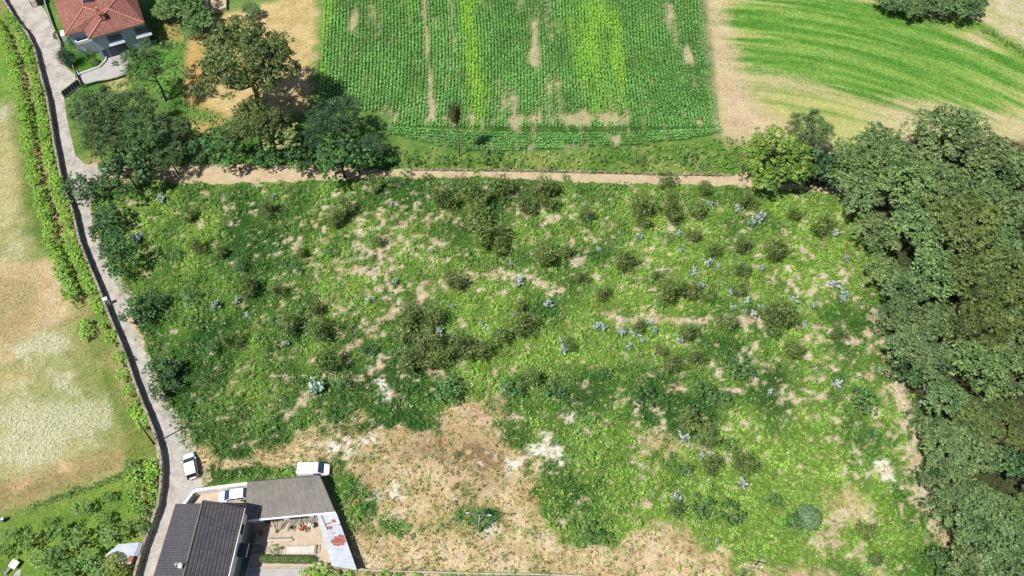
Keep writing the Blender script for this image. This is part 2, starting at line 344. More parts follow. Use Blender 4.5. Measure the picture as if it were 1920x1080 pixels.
bn=np.clip((bare*.62+(N2-.5)*.75+(N4-.5)*.8+(N5-.5)*1.5+splat([(760,420,330,70,.10),(1000,400,200,50,.06),(1350,520,250,120,.05),(1550,700,120,250,.08),(330,600,170,220,-.12),(1080,650,120,60,-.08),(1450,860,110,100,-.12),(1300,650,200,40,-.06),(1650,960,60,60,-.08),(1090,850,80,100,-.1),(1500,900,120,120,-.05)])-.305)*4.5,0,1)*mscrub          # 1 = bare soil
dn=np.clip((dry+(N1-.5)*1.0+(N2-.5)*.6-.42)*3.5,0,1)*mscrub           # 1 = dry grass
sc_c=green*.62                                                        # leaf green darkened, shade between the clumps painted into the ground
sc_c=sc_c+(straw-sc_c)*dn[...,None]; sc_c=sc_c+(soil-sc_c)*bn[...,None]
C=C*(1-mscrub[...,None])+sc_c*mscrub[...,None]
for px,amp in (([(945,870),(975,845),(1005,830),(1020,812),(1030,815),(1022,835),(1045,835),(1058,850),(1062,866),(1030,862),(1010,855),(985,862),(960,878)],.5),
    ([(595,820),(640,828),(700,818),(712,830),(680,842),(640,838),(605,835)],.8),([(718,930),(740,915),(762,925),(752,940),(730,945)],.6),([(905,985),(925,980),(940,995),(925,1005),(908,998)],.5),
    ([(708,720),(745,712),(755,722),(735,735),(722,752),(712,745)],.6),([(1060,780),(1075,772),(1080,782),(1065,790)],.4),([(1648,868),(1665,870),(1678,900),(1660,905)],.6)):
    m=mask(px,.8,amp*2.2,N4); put(m,(238,228,208),(252,246,236)); bn=np.maximum(bn,m)
put(mask([(870,745),(945,755),(945,790),(900,785),(875,770)],2.,1.)*.8,(218,184,150),(206,172,138))
# --- strip between corn and track
mstrip=mask([(690,262),(760,285),(900,292),(1060,288),(1200,276),(1360,264),(1480,276),(1500,300),(1400,322),(1370,326),(1100,321),(960,317),(780,314),(700,300)],1.5,.6)
put(mstrip*.9,(100,140,52),(160,168,98),M2)
# --- corn field soil, darkened in colour to deepen the gaps between rows
mcorn=mask(CORN,.6,.15); cn=mask(CORN,.6,.1)
put(mcorn,(64,104,44),(84,120,54),M2)
# bare and bright strips in the corn: (centre line px, half width m at ends, kind)
def line_dist_(px,wob=.3):
    P=[G(u,v) for u,v in px]; d=np.full(GX.shape,1e9)
    for a,b in zip(P[:-1],P[1:]):
        e=b-a; t=np.clip(((GX-a[0])*e[0]+(GY-a[1])*e[1])/(e@e),0,1); d=np.minimum(d,np.hypot(GX-a[0]-t*e[0],GY-a[1]-t*e[1]))
    return d
RX=fbm(GX*6,GY,6,3,21)                    # noise drawn out along the rows
RH=fbm(GX,GY*5,5,3,22)
cbare=splat([(990,200,90,50,.16),(1200,220,120,30,.14),(820,200,60,30,.14),(1040,60,60,60,.08),(680,60,60,60,.12),(1003,85,9,45,1.),(995,110,12,14,.9),(1290,105,10,18,1.2),(1262,45,14,40,.6),(1250,10,14,20,.5),(975,10,14,20,.5),(1030,30,10,30,.3),(1085,222,40,14,.6),(1150,222,30,12,.6),(1010,225,50,12,.45),
  (720,218,40,10,.7),(860,225,50,12,.55),(810,205,7,25,.5),(1153,262,12,12,.8),(1060,276,60,7,.5),(760,262,60,10,.45),(930,230,40,10,.35),(960,180,26,50,.28),(1040,150,26,60,.25),(1310,230,10,8,.6),(665,25,6,40,.5),(700,20,5,30,.35),(1300,200,14,40,.2)])
tram=line_dist([(790,-30),(795,0),(801,100),(806,180),(812,225)]); tram2=line_dist([(840,-30),(843,0),(850,70),(858,140),(868,180)])
cbare=cbare+.75*np.exp(-(tram/.5)**2)+.5*np.exp(-(tram2/.5)**2)
cb=np.clip((cbare+(RX-.5)*1.2+(N4-.5)*.5-.22)*2.,0,1)*mcorn
ylw=1.0*splat([(1130,100,60,120,.35),(890,110,26,120,.3),(760,120,60,120,.08),(612,60,8,60,1.),(605,150,9,50,1.),(622,0,14,40,.4),(876,20,16,60,1.1),(888,110,16,50,1.),(900,190,18,45,.9),(885,230,20,20,.4),(1120,20,26,40,.8),(1085,60,34,60,.55),(1100,130,30,60,.55),(1160,130,12,60,1.),(1155,60,10,60,.5),(1120,215,40,14,.7),(720,10,30,20,.4),(770,10,30,20,.35),(1200,40,30,80,.25)])
cy=np.clip((ylw+(RX-.5)*.9+(N3-.5)*.4-.25)*1.3,0,1)
put(cb*.8,(206,194,152),(216,200,166)); 
# --- right field, sown in curved drills
mfr=mask(FIELD_R,1.,.3)*(1-mcorn)
_a,_b=G(1400,100),G(1830,190); _d1,_d2=G(1420,102)-G(1380,99),G(1850,199)-G(1810,181)      # the drills bend round a far point
_d1/=np.linalg.norm(_d1); _d2/=np.linalg.norm(_d2); _q=np.linalg.solve(np.array([[-_d1[1],_d2[1]],[_d1[0],-_d2[0]]]),_b-_a); fc=_a+_q[0]*np.array((-_d1[1],_d1[0]))
rr=np.hypot(GX-fc[0],GY-fc[1]); th=np.arctan2(GY-fc[1],GX-fc[0])*np.linalg.norm(_a-fc)/25.
DR=fbm(rr*6,th*10,6,4,31); DR2=fbm(rr*1.3,th*4,6,3,33)
gf=1.3*splat([(1600,90,260,85,.45),(1800,150,160,60,.25),(1480,40,120,50,.75),(1650,70,120,55,.8),(1560,120,120,30,.6),(1750,130,120,45,.7),(1850,190,80,25,.5),(1450,110,60,20,.3),(1650,160,100,22,.4),(1400,10,40,30,.3),(1620,10,100,30,.3),(1800,235,60,14,.25),(1430,210,30,14,.2),(1900,120,40,40,.3)])
gfm=np.clip((gf*1.1+(DR-.5)*1.7+(DR2-.5)*.5-.2)*1.15,0,1)
bf=c3(214,200,158)+(c3(198,200,128)-c3(214,200,158))*M3[...,None]; gfc=c3(150,188,92)+(c3(96,156,58)-c3(150,188,92))*nz(DR)[...,None]
fcx=bf+(gfc-bf)*gfm[...,None]; C=C*(1-mfr[...,None])+fcx*mfr[...,None]
put(mask([(1323,-40),(1348,-40),(1362,60),(1385,150),(1440,215),(1540,262),(1560,285),(1400,266),(1352,250),(1340,130)],5.,.8),(222,204,168),(214,192,158))
put(mask([(1840,-40),(2040,-40),(2040,110),(1930,90),(1845,50)],1.5),(214,204,170),(196,196,140))
put(mask([(1700,30),(1840,38),(1920,92),(2040,150),(2040,170),(1915,120),(1840,62),(1780,55),(1700,36)],2.,.5),(112,160,62),(140,176,84))
# --- dry mown field upper left
mdf=mask([(395,30),(430,22),(490,10),(604,-20),(600,60),(592,120),(575,205),(520,225),(420,222),(345,192),(343,140),(352,70)],2.,.4)
put(mdf,(206,184,126),(224,202,148)); put(mask([(343,120),(362,60),(420,40),(395,90),(375,180),(420,222),(345,192)],3.,.8)*.7,(204,160,84),(214,176,104))
put(mask([(590,0),(606,0),(602,60),(596,120),(590,195),(575,200),(582,120),(592,60)],1.5),(120,160,76),(200,186,140))
# --- garden and rough ground round the upper house
put(mask([(100,-60),(400,-60),(395,30),(350,70),(343,140),(345,190),(430,225),(600,215),(740,240),(740,315),(300,310),(165,306),(120,190),(150,165),(235,150),(290,80),(280,0)],2.,.6)*.92,(84,130,52),(120,150,76),M1)
put(mask([(300,45),(330,50),(335,75),(310,80)],3.,1.),(196,160,104)); put(mask([(330,235),(420,225),(430,250),(360,262),(335,255)],3.,1.),(206,176,112))
put(mask([(196,146),(232,142),(235,170),(210,178)],2.,.6),(190,186,110),(206,190,140)); put(mask([(285,70),(330,80),(345,140),(330,190),(290,170),(270,110)],3.,.6)*.7,(104,164,66))
mlawn=mask([(108,62),(160,60),(182,92),(197,104),(200,112),(186,124),(146,136),(112,110),(96,50),(88,16),(100,16)],.8); put(mlawn,(84,130,48),(102,150,56))
put(mask([(165,306),(200,308),(230,312),(230,340),(180,335)],2.,.5),(206,184,148)); put(mask([(150,300),(185,285),(200,310),(165,315)],3.,1.)*.7,(176,166,110))
# --- left meadow
LM=[tuple(G(u-6,v)) for u,v in WALL_TOP]+[(-260,20),(-260,200)]
mm=mask(LM,.6,world=True); put(mm,(154,164,98),(196,190,136),M1)
def pm(px,c,c2=None,f=2.,a=.8,op=1.,N=None):
    m=mask(px,f,a,N)*op*mm; put(m,c,c2); return m
pm([(-40,60),(20,40),(50,130),(60,200),(30,190),(-40,180)],(120,160,68),(138,172,80),3.)
pm([(30,200),(75,260),(100,370),(130,480),(60,480),(20,300)],(128,150,76),(108,136,60),3.)
pm([(-40,230),(22,240),(34,330),(20,420),(-40,420)],(208,196,150),(190,184,126),3.,1.6)
pm([(-40,492),(60,488),(108,480),(116,500),(120,555),(134,570),(132,595),(100,612),(60,640),(20,680),(-40,700)],(206,184,142),(222,202,164),1.5,.5)
pm([(-40,520),(60,520),(70,600),(10,650),(-40,640)],(186,164,108),(160,150,90),3.,1.6,.6)
pm([(-40,700),(20,690),(60,700),(50,730),(-40,740)],(204,186,134),None,2.,1.)
pm([(130,600),(170,680),(215,740),(210,800),(160,790),(120,700)],(134,148,78),(160,162,96),3.,1.6,.8)
pm([(-40,905),(40,895),(120,870),(200,845),(280,820),(300,845),(250,868),(220,885),(120,915),(60,945),(-40,968)],(168,152,104),(184,168,118),2.5,.6)
pm([(20,905),(60,890),(75,900),(40,915)],(208,176,132),None,1.5); pm([(115,868),(135,866),(132,880),(118,880)],(222,196,150),None,1.)
pm([(0,640),(150,590),(150,600),(40,660)],(150,140,90),None,1.,.5,.3)
pm([(-40,978),(60,952),(140,925),(235,885),(245,890),(262,960),(255,1120),(-40,1120)],(112,150,62),(136,166,72),1.5,.4)
pm([(-40,985),(100,930),(170,905),(170,925),(60,975),(-40,1000)],(134,158,76),None,2.,.5,.7)
fl=np.clip(1.15*splat([(30,760,40,40,.6),(60,650,50,22,.75),(100,640,30,20,.6),(110,690,40,25,.45),(60,840,45,45,.85),(30,830,30,40,.6),(130,770,70,40,.55),(90,800,60,30,.5),(190,780,40,40,.4),(30,470,30,28,.6),(15,400,20,30,.4),(8,210,14,18,.7),(10,330,18,30,.3),(120,720,30,20,.4),(20,720,30,20,.3),(160,830,40,20,.3)]),0,1)
flm=np.clip((fl+(N2-.5)*1.0+(N4-.5)*.8-.36)*2.6,0,1)*mm
put(np.clip(fl*1.2,0,1)*mm*.55,(206,204,156)); put(flm*.6,(218,218,184))
# vine strip floor
VS=[G(u,v) for u,v in WALL_TOP]
dv=np.full(GX.shape,1e9)
for a,b in zip(VS[:-1],VS[1:]):
    e=b-a; t=np.clip(((GX-a[0])*e[0]+(GY-a[1])*e[1])/(e@e),0,1); dv=np.minimum(dv,np.hypot(GX-a[0]-t*e[0],GY-a[1]-t*e[1]))
put(np.clip((5.2-dv+(N2-.5)*3)/1.2,0,1)*mm*(GY>38)*.85,(120,146,66),(184,164,116),M1)
# yard of the lower house, path
put(mask([(470,975),(640,960),(672,1072),(1000,1120),(440,1120)],.4),(206,186,162),(190,170,150))
put(mask([(668,1068),(1090,1079),(1090,1120),(668,1120)],.4),(206,190,156))
put(mask([(835,1072),(1000,1076),(1120,1083),(1120,1120),(830,1120)],.6),(126,178,60))
# forest floor
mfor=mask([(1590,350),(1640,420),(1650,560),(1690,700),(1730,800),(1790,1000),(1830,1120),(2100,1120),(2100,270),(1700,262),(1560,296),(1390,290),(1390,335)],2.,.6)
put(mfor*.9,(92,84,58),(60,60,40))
put(mask([(1845,835),(1885,830),(1880,850),(1850,862)],1.,.3),(206,160,120))
HZ=(N1-.5)*.5*mscrub+(N2-.5)*.25*mscrub
HZ*=np.clip((GX+200)/50,0,1)*(np.abs(GX)<120)
hroad=np.clip((sdist(ROADP,GX,GY)+1.5)/1.5,0,1); HZ*=(1-hroad)
far2=(np.abs(GX)>125)|(GY>168)|(GY<16)
ny,nx=GX.shape; idx=np.arange(nx*ny).reshape(ny,nx)
F=np.stack([idx[:-1,:-1],idx[:-1,1:],idx[1:,1:],idx[1:,:-1]],-1).reshape(-1,4)
V=np.stack([GX,GY,HZ],-1).reshape(-1,3)
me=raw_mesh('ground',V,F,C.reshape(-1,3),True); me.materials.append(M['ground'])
go=link(bpy.data.objects.new('ground',me)); go['kind']='structure'
def samp(A,x,y):
    i=np.clip(np.searchsorted(xs,x)-1,0,nx-2); j=np.clip(np.searchsorted(ys,y)-1,0,ny-2)
    a=(x-xs[i])/(xs[i+1]-xs[i]); b=(y-ys[j])/(ys[j+1]-ys[j])
    if A.ndim==3: a=a[:,None]; b=b[:,None]
    return (A[j,i]*(1-a)+A[j,i+1]*a)*(1-b)+(A[j+1,i]*(1-a)+A[j+1,i+1]*a)*b
# ---------------------------------------------------------------- road, track, drive (sheets above the soil)
def sheet(name,poly,z,mat,parent=None):
    import bmesh
    from mathutils.geometry import tessellate_polygon
    v=[(p[0],p[1],z) for p in poly]; t=tessellate_polygon([[Vector(p) for p in v]])
    mb=MB(); mb.add(v,[tuple(a) for a in t]); return mb.build(name,mat,parent)
def wob(poly,amp=.25,step=.8,seed=0):
    out=[]; n=len(poly)
    for i in range(n):
        a=np.array(poly[i]); b=np.array(poly[(i+1)%n]); k=max(1,int(np.linalg.norm(b-a)/step))
        for q in range(k):
            p=a+(b-a)*q/k; out.append((p[0]+amp*(vn(p[0]*.9,p[1]*.9,seed)-.5)*2,p[1]+amp*(vn(p[0]*.9,p[1]*.9,seed+9)-.5)*2))
    return out
tr=sheet('dirt_track',wob(W(TRACK_T+TRACK_B),.45,.6,3),.012,'dirt'); tr['kind']='structure'
vg=sheet('road_verge',wob(W([(165,330),(200,318),(195,300)]+[(170,395),(188,450),(215,520),(235,528),(258,556),(250,600),(272,640),(290,672),(300,715),(320,747),(347,790),(369,837),(392,880),(400,900),(366,922),(340,940)]+[(300,900),(280,780),(220,620),(160,450),(140,350)]),.35,.6,8),.012,'dirt'); vg['kind']='structure'
rd=sheet('road',wob(ROADP,.15,1.,5),.03,'asphalt'); rd['kind']='structure'
DRIVE=[(147,137),(168,130),(186,124),(198,114),(203,104),(206,99),(235,95),(240,105),(241,122),(236,138),(206,148),(180,152),(158,158),(151,150)]
dw=sheet('driveway',W(DRIVE),.036,'concrete'); dw['kind']='structure'
# ---------------------------------------------------------------- leaves
def unit(a): return a/(np.linalg.norm(a,axis=-1,keepdims=True)+1e-9)
def quads(P,Nr,L,Wd,A=None,rg=rng):
    """leaf-shaped quads at P facing Nr; A = direction of the long axis"""
    n=len(P); A=rg.normal(size=(n,3)) if A is None else A
    A=unit(A-Nr*(A*Nr).sum(1,keepdims=True)); B=np.cross(Nr,A)
    L=np.broadcast_to(L,(n,))[:,None]/2; Wd=np.broadcast_to(Wd,(n,))[:,None]/2
    V=np.stack([P+A*L,P+B*Wd+A*L*.15,P-A*L,P-B*Wd+A*L*.15],1).reshape(-1,3)
    return V,np.arange(4*n).reshape(-1,4)
class Leaves:
    def __init__(s): s.V=[];s.C=[]
    def add(s,P,Nr,L,Wd,col,A=None,rg=rng):
        V,_=quads(P,unit(Nr),L,Wd,A,rg); s.V.append(V); s.C.append(np.broadcast_to(col,(len(P),3)))
    def mesh(s,name):
        V=np.concatenate(s.V); C_=np.concatenate(s.C)
        me=raw_mesh(name,V,np.arange(len(V)).reshape(-1,4),C_); me.materials.append(M['leaf']); return me
def stuff(name,L,label,cat):
    o=link(bpy.data.objects.new(name,L.mesh(name))); tag(o,label,cat,kind='stuff'); return o
def rnd_in(dens,area_step=1.0,n=0,lo=(-122,19),hi=(122,166)):
    """n trial points kept with probability dens(x,y)"""
    x=rng.uniform(lo[0],hi[0],n); y=rng.uniform(lo[1],hi[1],n)
    vis=np.abs(x)<(y*.49+ 68)                # what the camera could see, and a little round it
    x,y=x[vis],y[vis]; k=rng.random(len(x))<samp(dens,x,y); return x[k],y[k]
def jit(n,a): return 1+rng.uniform(-a,a,(n,1))
LC=KL/KG
def clumps(L,x,y,r,h,nl,lsz,col,up=.6,asp=.55,var=.25,cvar=.18):
    """low leafy plants: nl leaves each over a dome"""
    n=len(x); z=samp(HZ,x,y); d=unit(rng.normal(size=(n,nl,3))); d[...,2]=np.abs(d[...,2])
    rr=(r[:,None,None]*rng.uniform(.5,1.1,(n,nl,1)))
    P=np.stack([x,y,z],-1)[:,None,:]+d*rr*np.array((1,1,0))+np.stack([np.zeros((n,nl)),np.zeros((n,nl)),h[:,None]*(.25+.75*d[...,2])],-1)
    Nr=unit(d*.6+np.array((0,0,up))+rng.normal(size=(n,nl,3))*.38)
    c=np.repeat((col*jit(n,cvar))[:,None,:],nl,1)*(1+rng.uniform(-var,var,(n,nl,1)))
    s=lsz*rng.uniform(.7,1.3,(n,nl)); A=d*np.array((1,1,.2))+rng.normal(size=(n,nl,3))*.3
    L.add(P.reshape(-1,3),Nr.reshape(-1,3),s.ravel(),(s*asp).ravel(),np.clip(c,0,1).reshape(-1,3),A.reshape(-1,3))
# bracken, bramble
area_n=int(244*147*5.0); dense_n=int(area_n*1.7)
tuft=fbm(GX,GY,1.5,3,51)
dens=mscrub*(1-.82*bn)*(1-.88*dn)*np.clip(.35+nz(tuft)*.9,0,1)
x,y=rnd_in(np.clip(dens,0,1),n=dense_n)
gcol=samp(green,x,y)*LC
pr=rng.random(len(x)); hue_=samp(M4,x,y)
gcol=gcol*(1+(samp(M2,x,y)-.5)*.45)[:,None]
yel=(pr<.012); gcol[yel]=lin((196,190,90))*KL*.9; 
prus=(pr>.955); gcol[prus]=lin((190,180,136))*KL
dk=(pr>.78)&~prus; gcol[dk]*=.5
L=Leaves(); tz=samp(nz(tuft),x,y)
clumps(L,x,y,rng.uniform(.16,.36,len(x)),.1+.95*tz*rng.uniform(.3,1.6,len(x)),11,.19,gcol,.6,.55,.28,.26)
stuff('bracken_cover',L,'green bracken and bramble covering the abandoned plot','ground cover')
# blue-green and dark bramble mounds
mound=[(1323,750,42,24),(1208,750,30,20),(843,738,34,24),(780,752,50,14),(965,735,30,20),(1090,800,40,40),(1110,870,50,40),(1100,980,55,22),(690,990,55,20),(650,935,28,34),(760,1000,40,14),(850,985,45,22),(905,975,30,26),(640,785,40,12),(560,800,60,14),(1615,757,34,26),(1568,770,20,14),(1487,982,24,14),(1372,975,30,20),(1313,955,26,20),(430,895,55,8),(525,885,50,8),(360,780,30,40),(1387,700,26,22),(1040,560,20,10),(1650,820,20,14),(370,600,50,30),(560,590,60,20),(600,720,40,16),(500,640,50,20)]
dm=np.clip(splat([(u,v,a,b,1.1) for u,v,a,b in mound])-.3,0,1)*(mscrub)*(1-.5*dn)
x,y=rnd_in(np.clip(dm*(.4+nz(tuft)),0,1)*.55,n=area_n//2)
L=Leaves(); cc=(lin((66,116,50))+(lin((112,158,80))-lin((66,116,50)))*rng.random((len(x),1)))*KL
clumps(L,x,y,rng.uniform(.3,.6,len(x)),.5+1.0*samp(dm,x,y)*rng.uniform(.6,1.2,len(x)),10,.32,cc)
stuff('bramble_thicket',L,'dark green bramble thickets rising over the bracken and dry grass','thicket')
# scrub strip by the track, forest edge and rough ground
dstr=np.clip(mstrip*(.5+nz(tuft)),0,1)*.8
x,y=rnd_in(dstr,n=area_n//2); L=Leaves(); t=samp(M1,x,y)[:,None]
cc=(lin((84,132,50))+(lin((146,166,88))-lin((84,132,50)))*t)*KL*jit(len(x),.25)
clumps(L,x,y,rng.uniform(.25,.55,len(x)),rng.uniform(.3,1.1,len(x)),9,.36,cc); stuff('hedge_bank_growth',L,'rough green growth on the bank between track and corn','undergrowth')
mrg=mask([(285,50),(345,60),(343,190),(430,228),(590,215),(600,200),(740,240),(740,315),(300,310),(170,305),(120,190),(150,168),(235,150)],1.,.5)
x,y=rnd_in(np.clip(mrg*(.3+nz(tuft)*.7),0,1)*.8,n=area_n//2); L=Leaves(); t=samp(M1,x,y)[:,None]
cc=(lin((72,124,48))+(lin((136,164,88))-lin((72,124,48)))*t)*KL*jit(len(x),.25)
clumps(L,x,y,rng.uniform(.25,.5,len(x)),rng.uniform(.2,.8,len(x)),8,.34,cc); stuff('rough_undergrowth',L,'rough green undergrowth around the trees above the track','undergrowth')
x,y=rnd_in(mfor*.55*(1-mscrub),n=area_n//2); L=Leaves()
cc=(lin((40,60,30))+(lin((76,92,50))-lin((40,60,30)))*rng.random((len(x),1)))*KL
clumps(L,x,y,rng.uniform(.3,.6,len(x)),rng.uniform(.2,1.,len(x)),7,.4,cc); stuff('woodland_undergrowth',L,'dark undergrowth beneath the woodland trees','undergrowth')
# dry grass: long straws leaning along the wind
def straws(L,x,y,ln,wd,col,lean=.5,dirn=None,n=5,cv=.2):
    m=len(x); z=samp(HZ,x,y); x=np.repeat(x,n)+rng.normal(size=m*n)*.1; y=np.repeat(y,n)+rng.normal(size=m*n)*.1; z=np.repeat(z,n)
    th=rng.uniform(0,2*math.pi,m*n) if dirn is None else np.repeat(dirn,n)+rng.normal(size=m*n)*.5
    A=unit(np.stack([np.cos(th)*lean,np.sin(th)*lean,rng.uniform(.15,1,m*n)],-1)); l=ln*rng.uniform(.5,1.3,m*n)
    P=np.stack([x,y,z],-1)+A*l[:,None]*.5; Nr=unit(np.stack([-A[:,0],-A[:,1],np.full(m*n,1.)],-1)+rng.normal(size=(m*n,3))*.3)
    L.add(P,Nr,l,wd,np.repeat(col,n,0)*jit(m*n,cv),A)
x,y=rnd_in(np.clip(dn*(1-bn*.7)*(.3+nz(tuft)),0,1),n=int(area_n*.8)); L=Leaves(); t=rng.random((len(x),1))
cc=samp(straw,x,y)*LC*1.02; cc=np.where(t>.78,lin((142,150,80))*KL,np.where(t<.14*(1+2*samp(M1,x,y)[:,None]),lin((136,108,74))*KL,cc))
ang=fbm(x,y,9,2,77)*9
straws(L,x,y,.55,.09,cc,.9,ang,5); stuff('dry_grass',L,'bleached dry grass lying in tufts over the open ground','dry grass')
# withered stalks and seedlings on the bare soil
x,y=rnd_in(np.clip(bn*mscrub,0,1)*.45,n=dense_n); L=Leaves(); t=rng.random((len(x),1)); cc=np.where(t>.55,lin((96,134,58)),np.where(t>.2,lin((214,200,166)),lin((128,108,78))))*KL
straws(L,x,y,.26,.08,cc,.9,None,4); stuff('withered_stalks',L,'withered stalks and seedlings dotting the bare soil','dead stalks')
# long green grass mixed through the scrub
gg=np.clip(splat([(560,780,170,45,.8),(430,760,80,60,.6),(480,680,90,40,.5),(1100,820,70,90,.5),(1000,760,90,40,.4),(1500,900,200,160,.35),(1250,680,200,60,.3),(880,960,60,40,.6),(1080,960,90,50,.6),(700,990,90,25,.4)])+.12+(nz(tuft)-.5)*.3,0,1)*mscrub*(1-bn)
x,y=rnd_in(gg*.9,n=area_n); L=Leaves(); t=rng.random((len(x),1)); cc=(lin((96,132,58))+(lin((172,180,104))-lin((96,132,58)))*t)*KL
straws(L,x,y,.5,.08,cc,.8,fbm(x,y,9,2,79)*9,5); stuff('long_grass',L,'long olive-green grass growing through the bracken','grass')
# mown hay field
x,y=rnd_in(mdf*.5,n=area_n//2); L=Leaves(); cc=(lin((222,196,142))+(lin((196,170,106))-lin((222,196,142)))*rng.random((len(x),1)))*KL
straws(L,x,y,.35,.09,cc,1.,None,4); stuff('hay_stubble',L,'straw-coloured stubble in the small mown field','stubble')
# meadow
x,y=rnd_in(mm*(np.abs(GX)<122)*.5,n=area_n); L=Leaves(); cc=samp(C,x,y)*LC*jit(len(x),.22)
straws(L,x,y,.3,.09,cc,.9,None,4); stuff('meadow_grass',L,'patchy green and straw grass of the meadow beyond the wall','grass')
x,y=rnd_in(np.clip(flm,0,1)**1.3*.8,n=dense_n); L=Leaves(); cc=(lin((216,218,184))+(lin((244,244,232))-lin((216,218,184)))*rng.random((len(x),1)))*.8
clumps(L,x,y,rng.uniform(.1,.3,len(x)),rng.uniform(.2,.45,len(x)),5,.11,cc,1.4,.8); stuff('meadow_flowers',L,'creamy white wild flowers in drifts across the meadow','wild flowers')
# right field seedlings along the drills
x,y=rnd_in(np.clip(mfr*gfm,0,1)*.95*(np.abs(GX)<122),n=dense_n); L=Leaves(); cc=samp(C,x,y)*LC*jit(len(x),.2)
straws(L,x,y,.4,.08,cc,1.2,np.arctan2(y-fc[1],x-fc[0])+math.pi/2,4); stuff('field_seedlings',L,'young green crop sown in long curving drills','seedlings')
# lawns
x,y=rnd_in(mlawn*.9,n=area_n); L=Leaves(); straws(L,x,y,.09,.05,samp(C,x,y)*LC*jit(len(x),.12),.6,None,4); stuff('lawn_grass',L,'short bright lawn around the red-roofed villa','lawn')
# corn: rows from the corners of the field
def crop():
    L=Leaves(); sp=.66
    lt,rt=G(609,-30),G(1317,-30); lb,rb=G(594,240),G(1351,243); n=int(np.linalg.norm(rb-lb)/sp)
    XX=[];YY=[]
    for i in range(n):
        f=(i+.5)/n; a=lt+(rt-lt)*f; b=lb+(rb-lb)*f; m=int(np.linalg.norm(b-a)/.3)
        t=np.arange(m)/m; bow=.9*np.sin(np.pi*t)*math.sin(f*5)
        XX.append(a[0]+(b[0]-a[0])*t+rng.normal(size=m)*.05+bow); YY.append(a[1]+(b[1]-a[1])*t+rng.normal(size=m)*.06)
    A=np.stack([np.concatenate(XX),np.concatenate(YY)],-1); along=np.full(len(A),1.57)
    # headland rows run across, below
    hl,hr=G(722,239),G(1352,243); H=[]
    for k in range(13):
        a=hl+np.array((-1.,-.2-k*.72)); b=hr+np.array((0,-.2-k*.62)); m=int((b[0]-a[0])/.3); t=np.arange(m)/m
        H.append(np.stack([a[0]+(b[0]-a[0])*t,a[1]+(b[1]-a[1])*t-1.6*np.sin(np.pi*t)+rng.normal(size=m)*.05],-1))
    H=np.concatenate(H); P=np.concatenate([A,H]); al=np.concatenate([along,np.zeros(len(H))])
    x,y=P[:,0],P[:,1]; keep=(samp(cn,x,y)>.5)&(rng.random(len(x))>samp(cb,x,y)*1.05); x,y,al=x[keep],y[keep],al[keep]
    yl=samp(cy,x,y)[:,None]; g=(lin((86,150,60))+(lin((140,194,112))-lin((86,150,60)))*rng.random((len(x),1))); g=g*(1+(samp(M1,x,y)-.5)*.4)[:,None]
    col=(g+(lin((146,198,66))-g)*np.clip(yl,0,1))*KL; nl=5; m=len(x)
    th=rng.uniform(0,2*math.pi,(m,nl)); A3=np.stack([np.cos(th),np.sin(th),np.full((m,nl),.25)],-1); l=rng.uniform(.24,.4,(m,nl))
    Pp=np.stack([x,y,np.zeros(m)],-1)[:,None,:]+A3*l[...,None]*.5+np.stack([np.zeros((m,nl)),np.zeros((m,nl)),rng.uniform(.25,.75,(m,nl))],-1)
    Nr=unit(np.stack([-np.cos(th)*.3,-np.sin(th)*.3,np.ones((m,nl))],-1)+rng.normal(size=(m,nl,3))*.25)
    L.add(Pp.reshape(-1,3),Nr.reshape(-1,3),l.ravel(),.13,np.repeat(col,nl,0)*jit(m*nl,.2),A3.reshape(-1,3))
    # sown grass between the rows where the strips are bright
    x,y=rnd_in(np.clip(mcorn*(cy*1.0+.03)*(1-cb),0,1)*.9,n=area_n); yl=samp(cy,x,y)[:,None]
    c=(lin((92,156,48))+(lin((146,196,66))-lin((92,156,48)))*yl)*KL*jit(len(x),.18); straws(L,x,y,.42,.09,c,.5,np.full(len(x),1.57),5)
    stuff('corn_crop',L,'green rows of young corn filling the big field','corn crop')
crop()
# ---------------------------------------------------------------- plants that can be told apart
def tree_leaves(kind,seed,R_=5.,Hc=4.,z0=6.,nl=46,per=120,ls=.42,cols=((60,88,44),(104,128,76)),asp=.6,knot=17):
    """crown about radius R_, half height Hc, centre height z0"""
    rg=np.random.default_rng(seed); L=Leaves(); ca,cb_=lin(cols[0])*KT,lin(cols[1])*KT
    d=unit(rg.normal(size=(nl*3,3))); d=d[d[:,2]>-.35][:nl]; k=len(d)
    out=.62+.28*rg.random(k); az=np.arctan2(d[:,1],d[:,0]); out*=1+.16*np.sin(az*3+seed)+.10*np.sin(az*5+2*seed)
    c=d*out[:,None]*np.array((R_,R_,Hc)); c[:,2]+=z0; lr=R_*rg.uniform(.17,.34,k)
    
    for ci,r in zip(c,lr):
        sb=unit(rg.normal(size=(int(per/6),3))); sb=sb[sb[:,2]>-.45]; lt=rg.normal(.5,.22)
        for b_ in sb:                                  # each limb end carries a dozen knots of leaves with gaps between
            q0=ci+b_*r*np.array((1,1,.85))*rg.uniform(.8,1.12); kr=R_*rg.uniform(.055,.1); m=int(rg.uniform(.7,1.2)*knot)
            q=unit(rg.normal(size=(m,3))); q[:,2]=np.abs(q[:,2])*rg.uniform(.6,1); P=q0+q*kr*rg.uniform(.5,1.15,(m,1))
            Nr=unit(q*.7+b_*.4+np.array((0,0,.45))+rg.normal(size=(m,3))*.45)
            t=np.clip(lt+rg.normal()*.15+rg.normal(size=(m,1))*.2,0,1); s=ls*rg.uniform(.6,1.25,m); L.add(P,Nr,s,s*asp,ca+(cb_-ca)*t,None,rg)
    return L.mesh('crown')
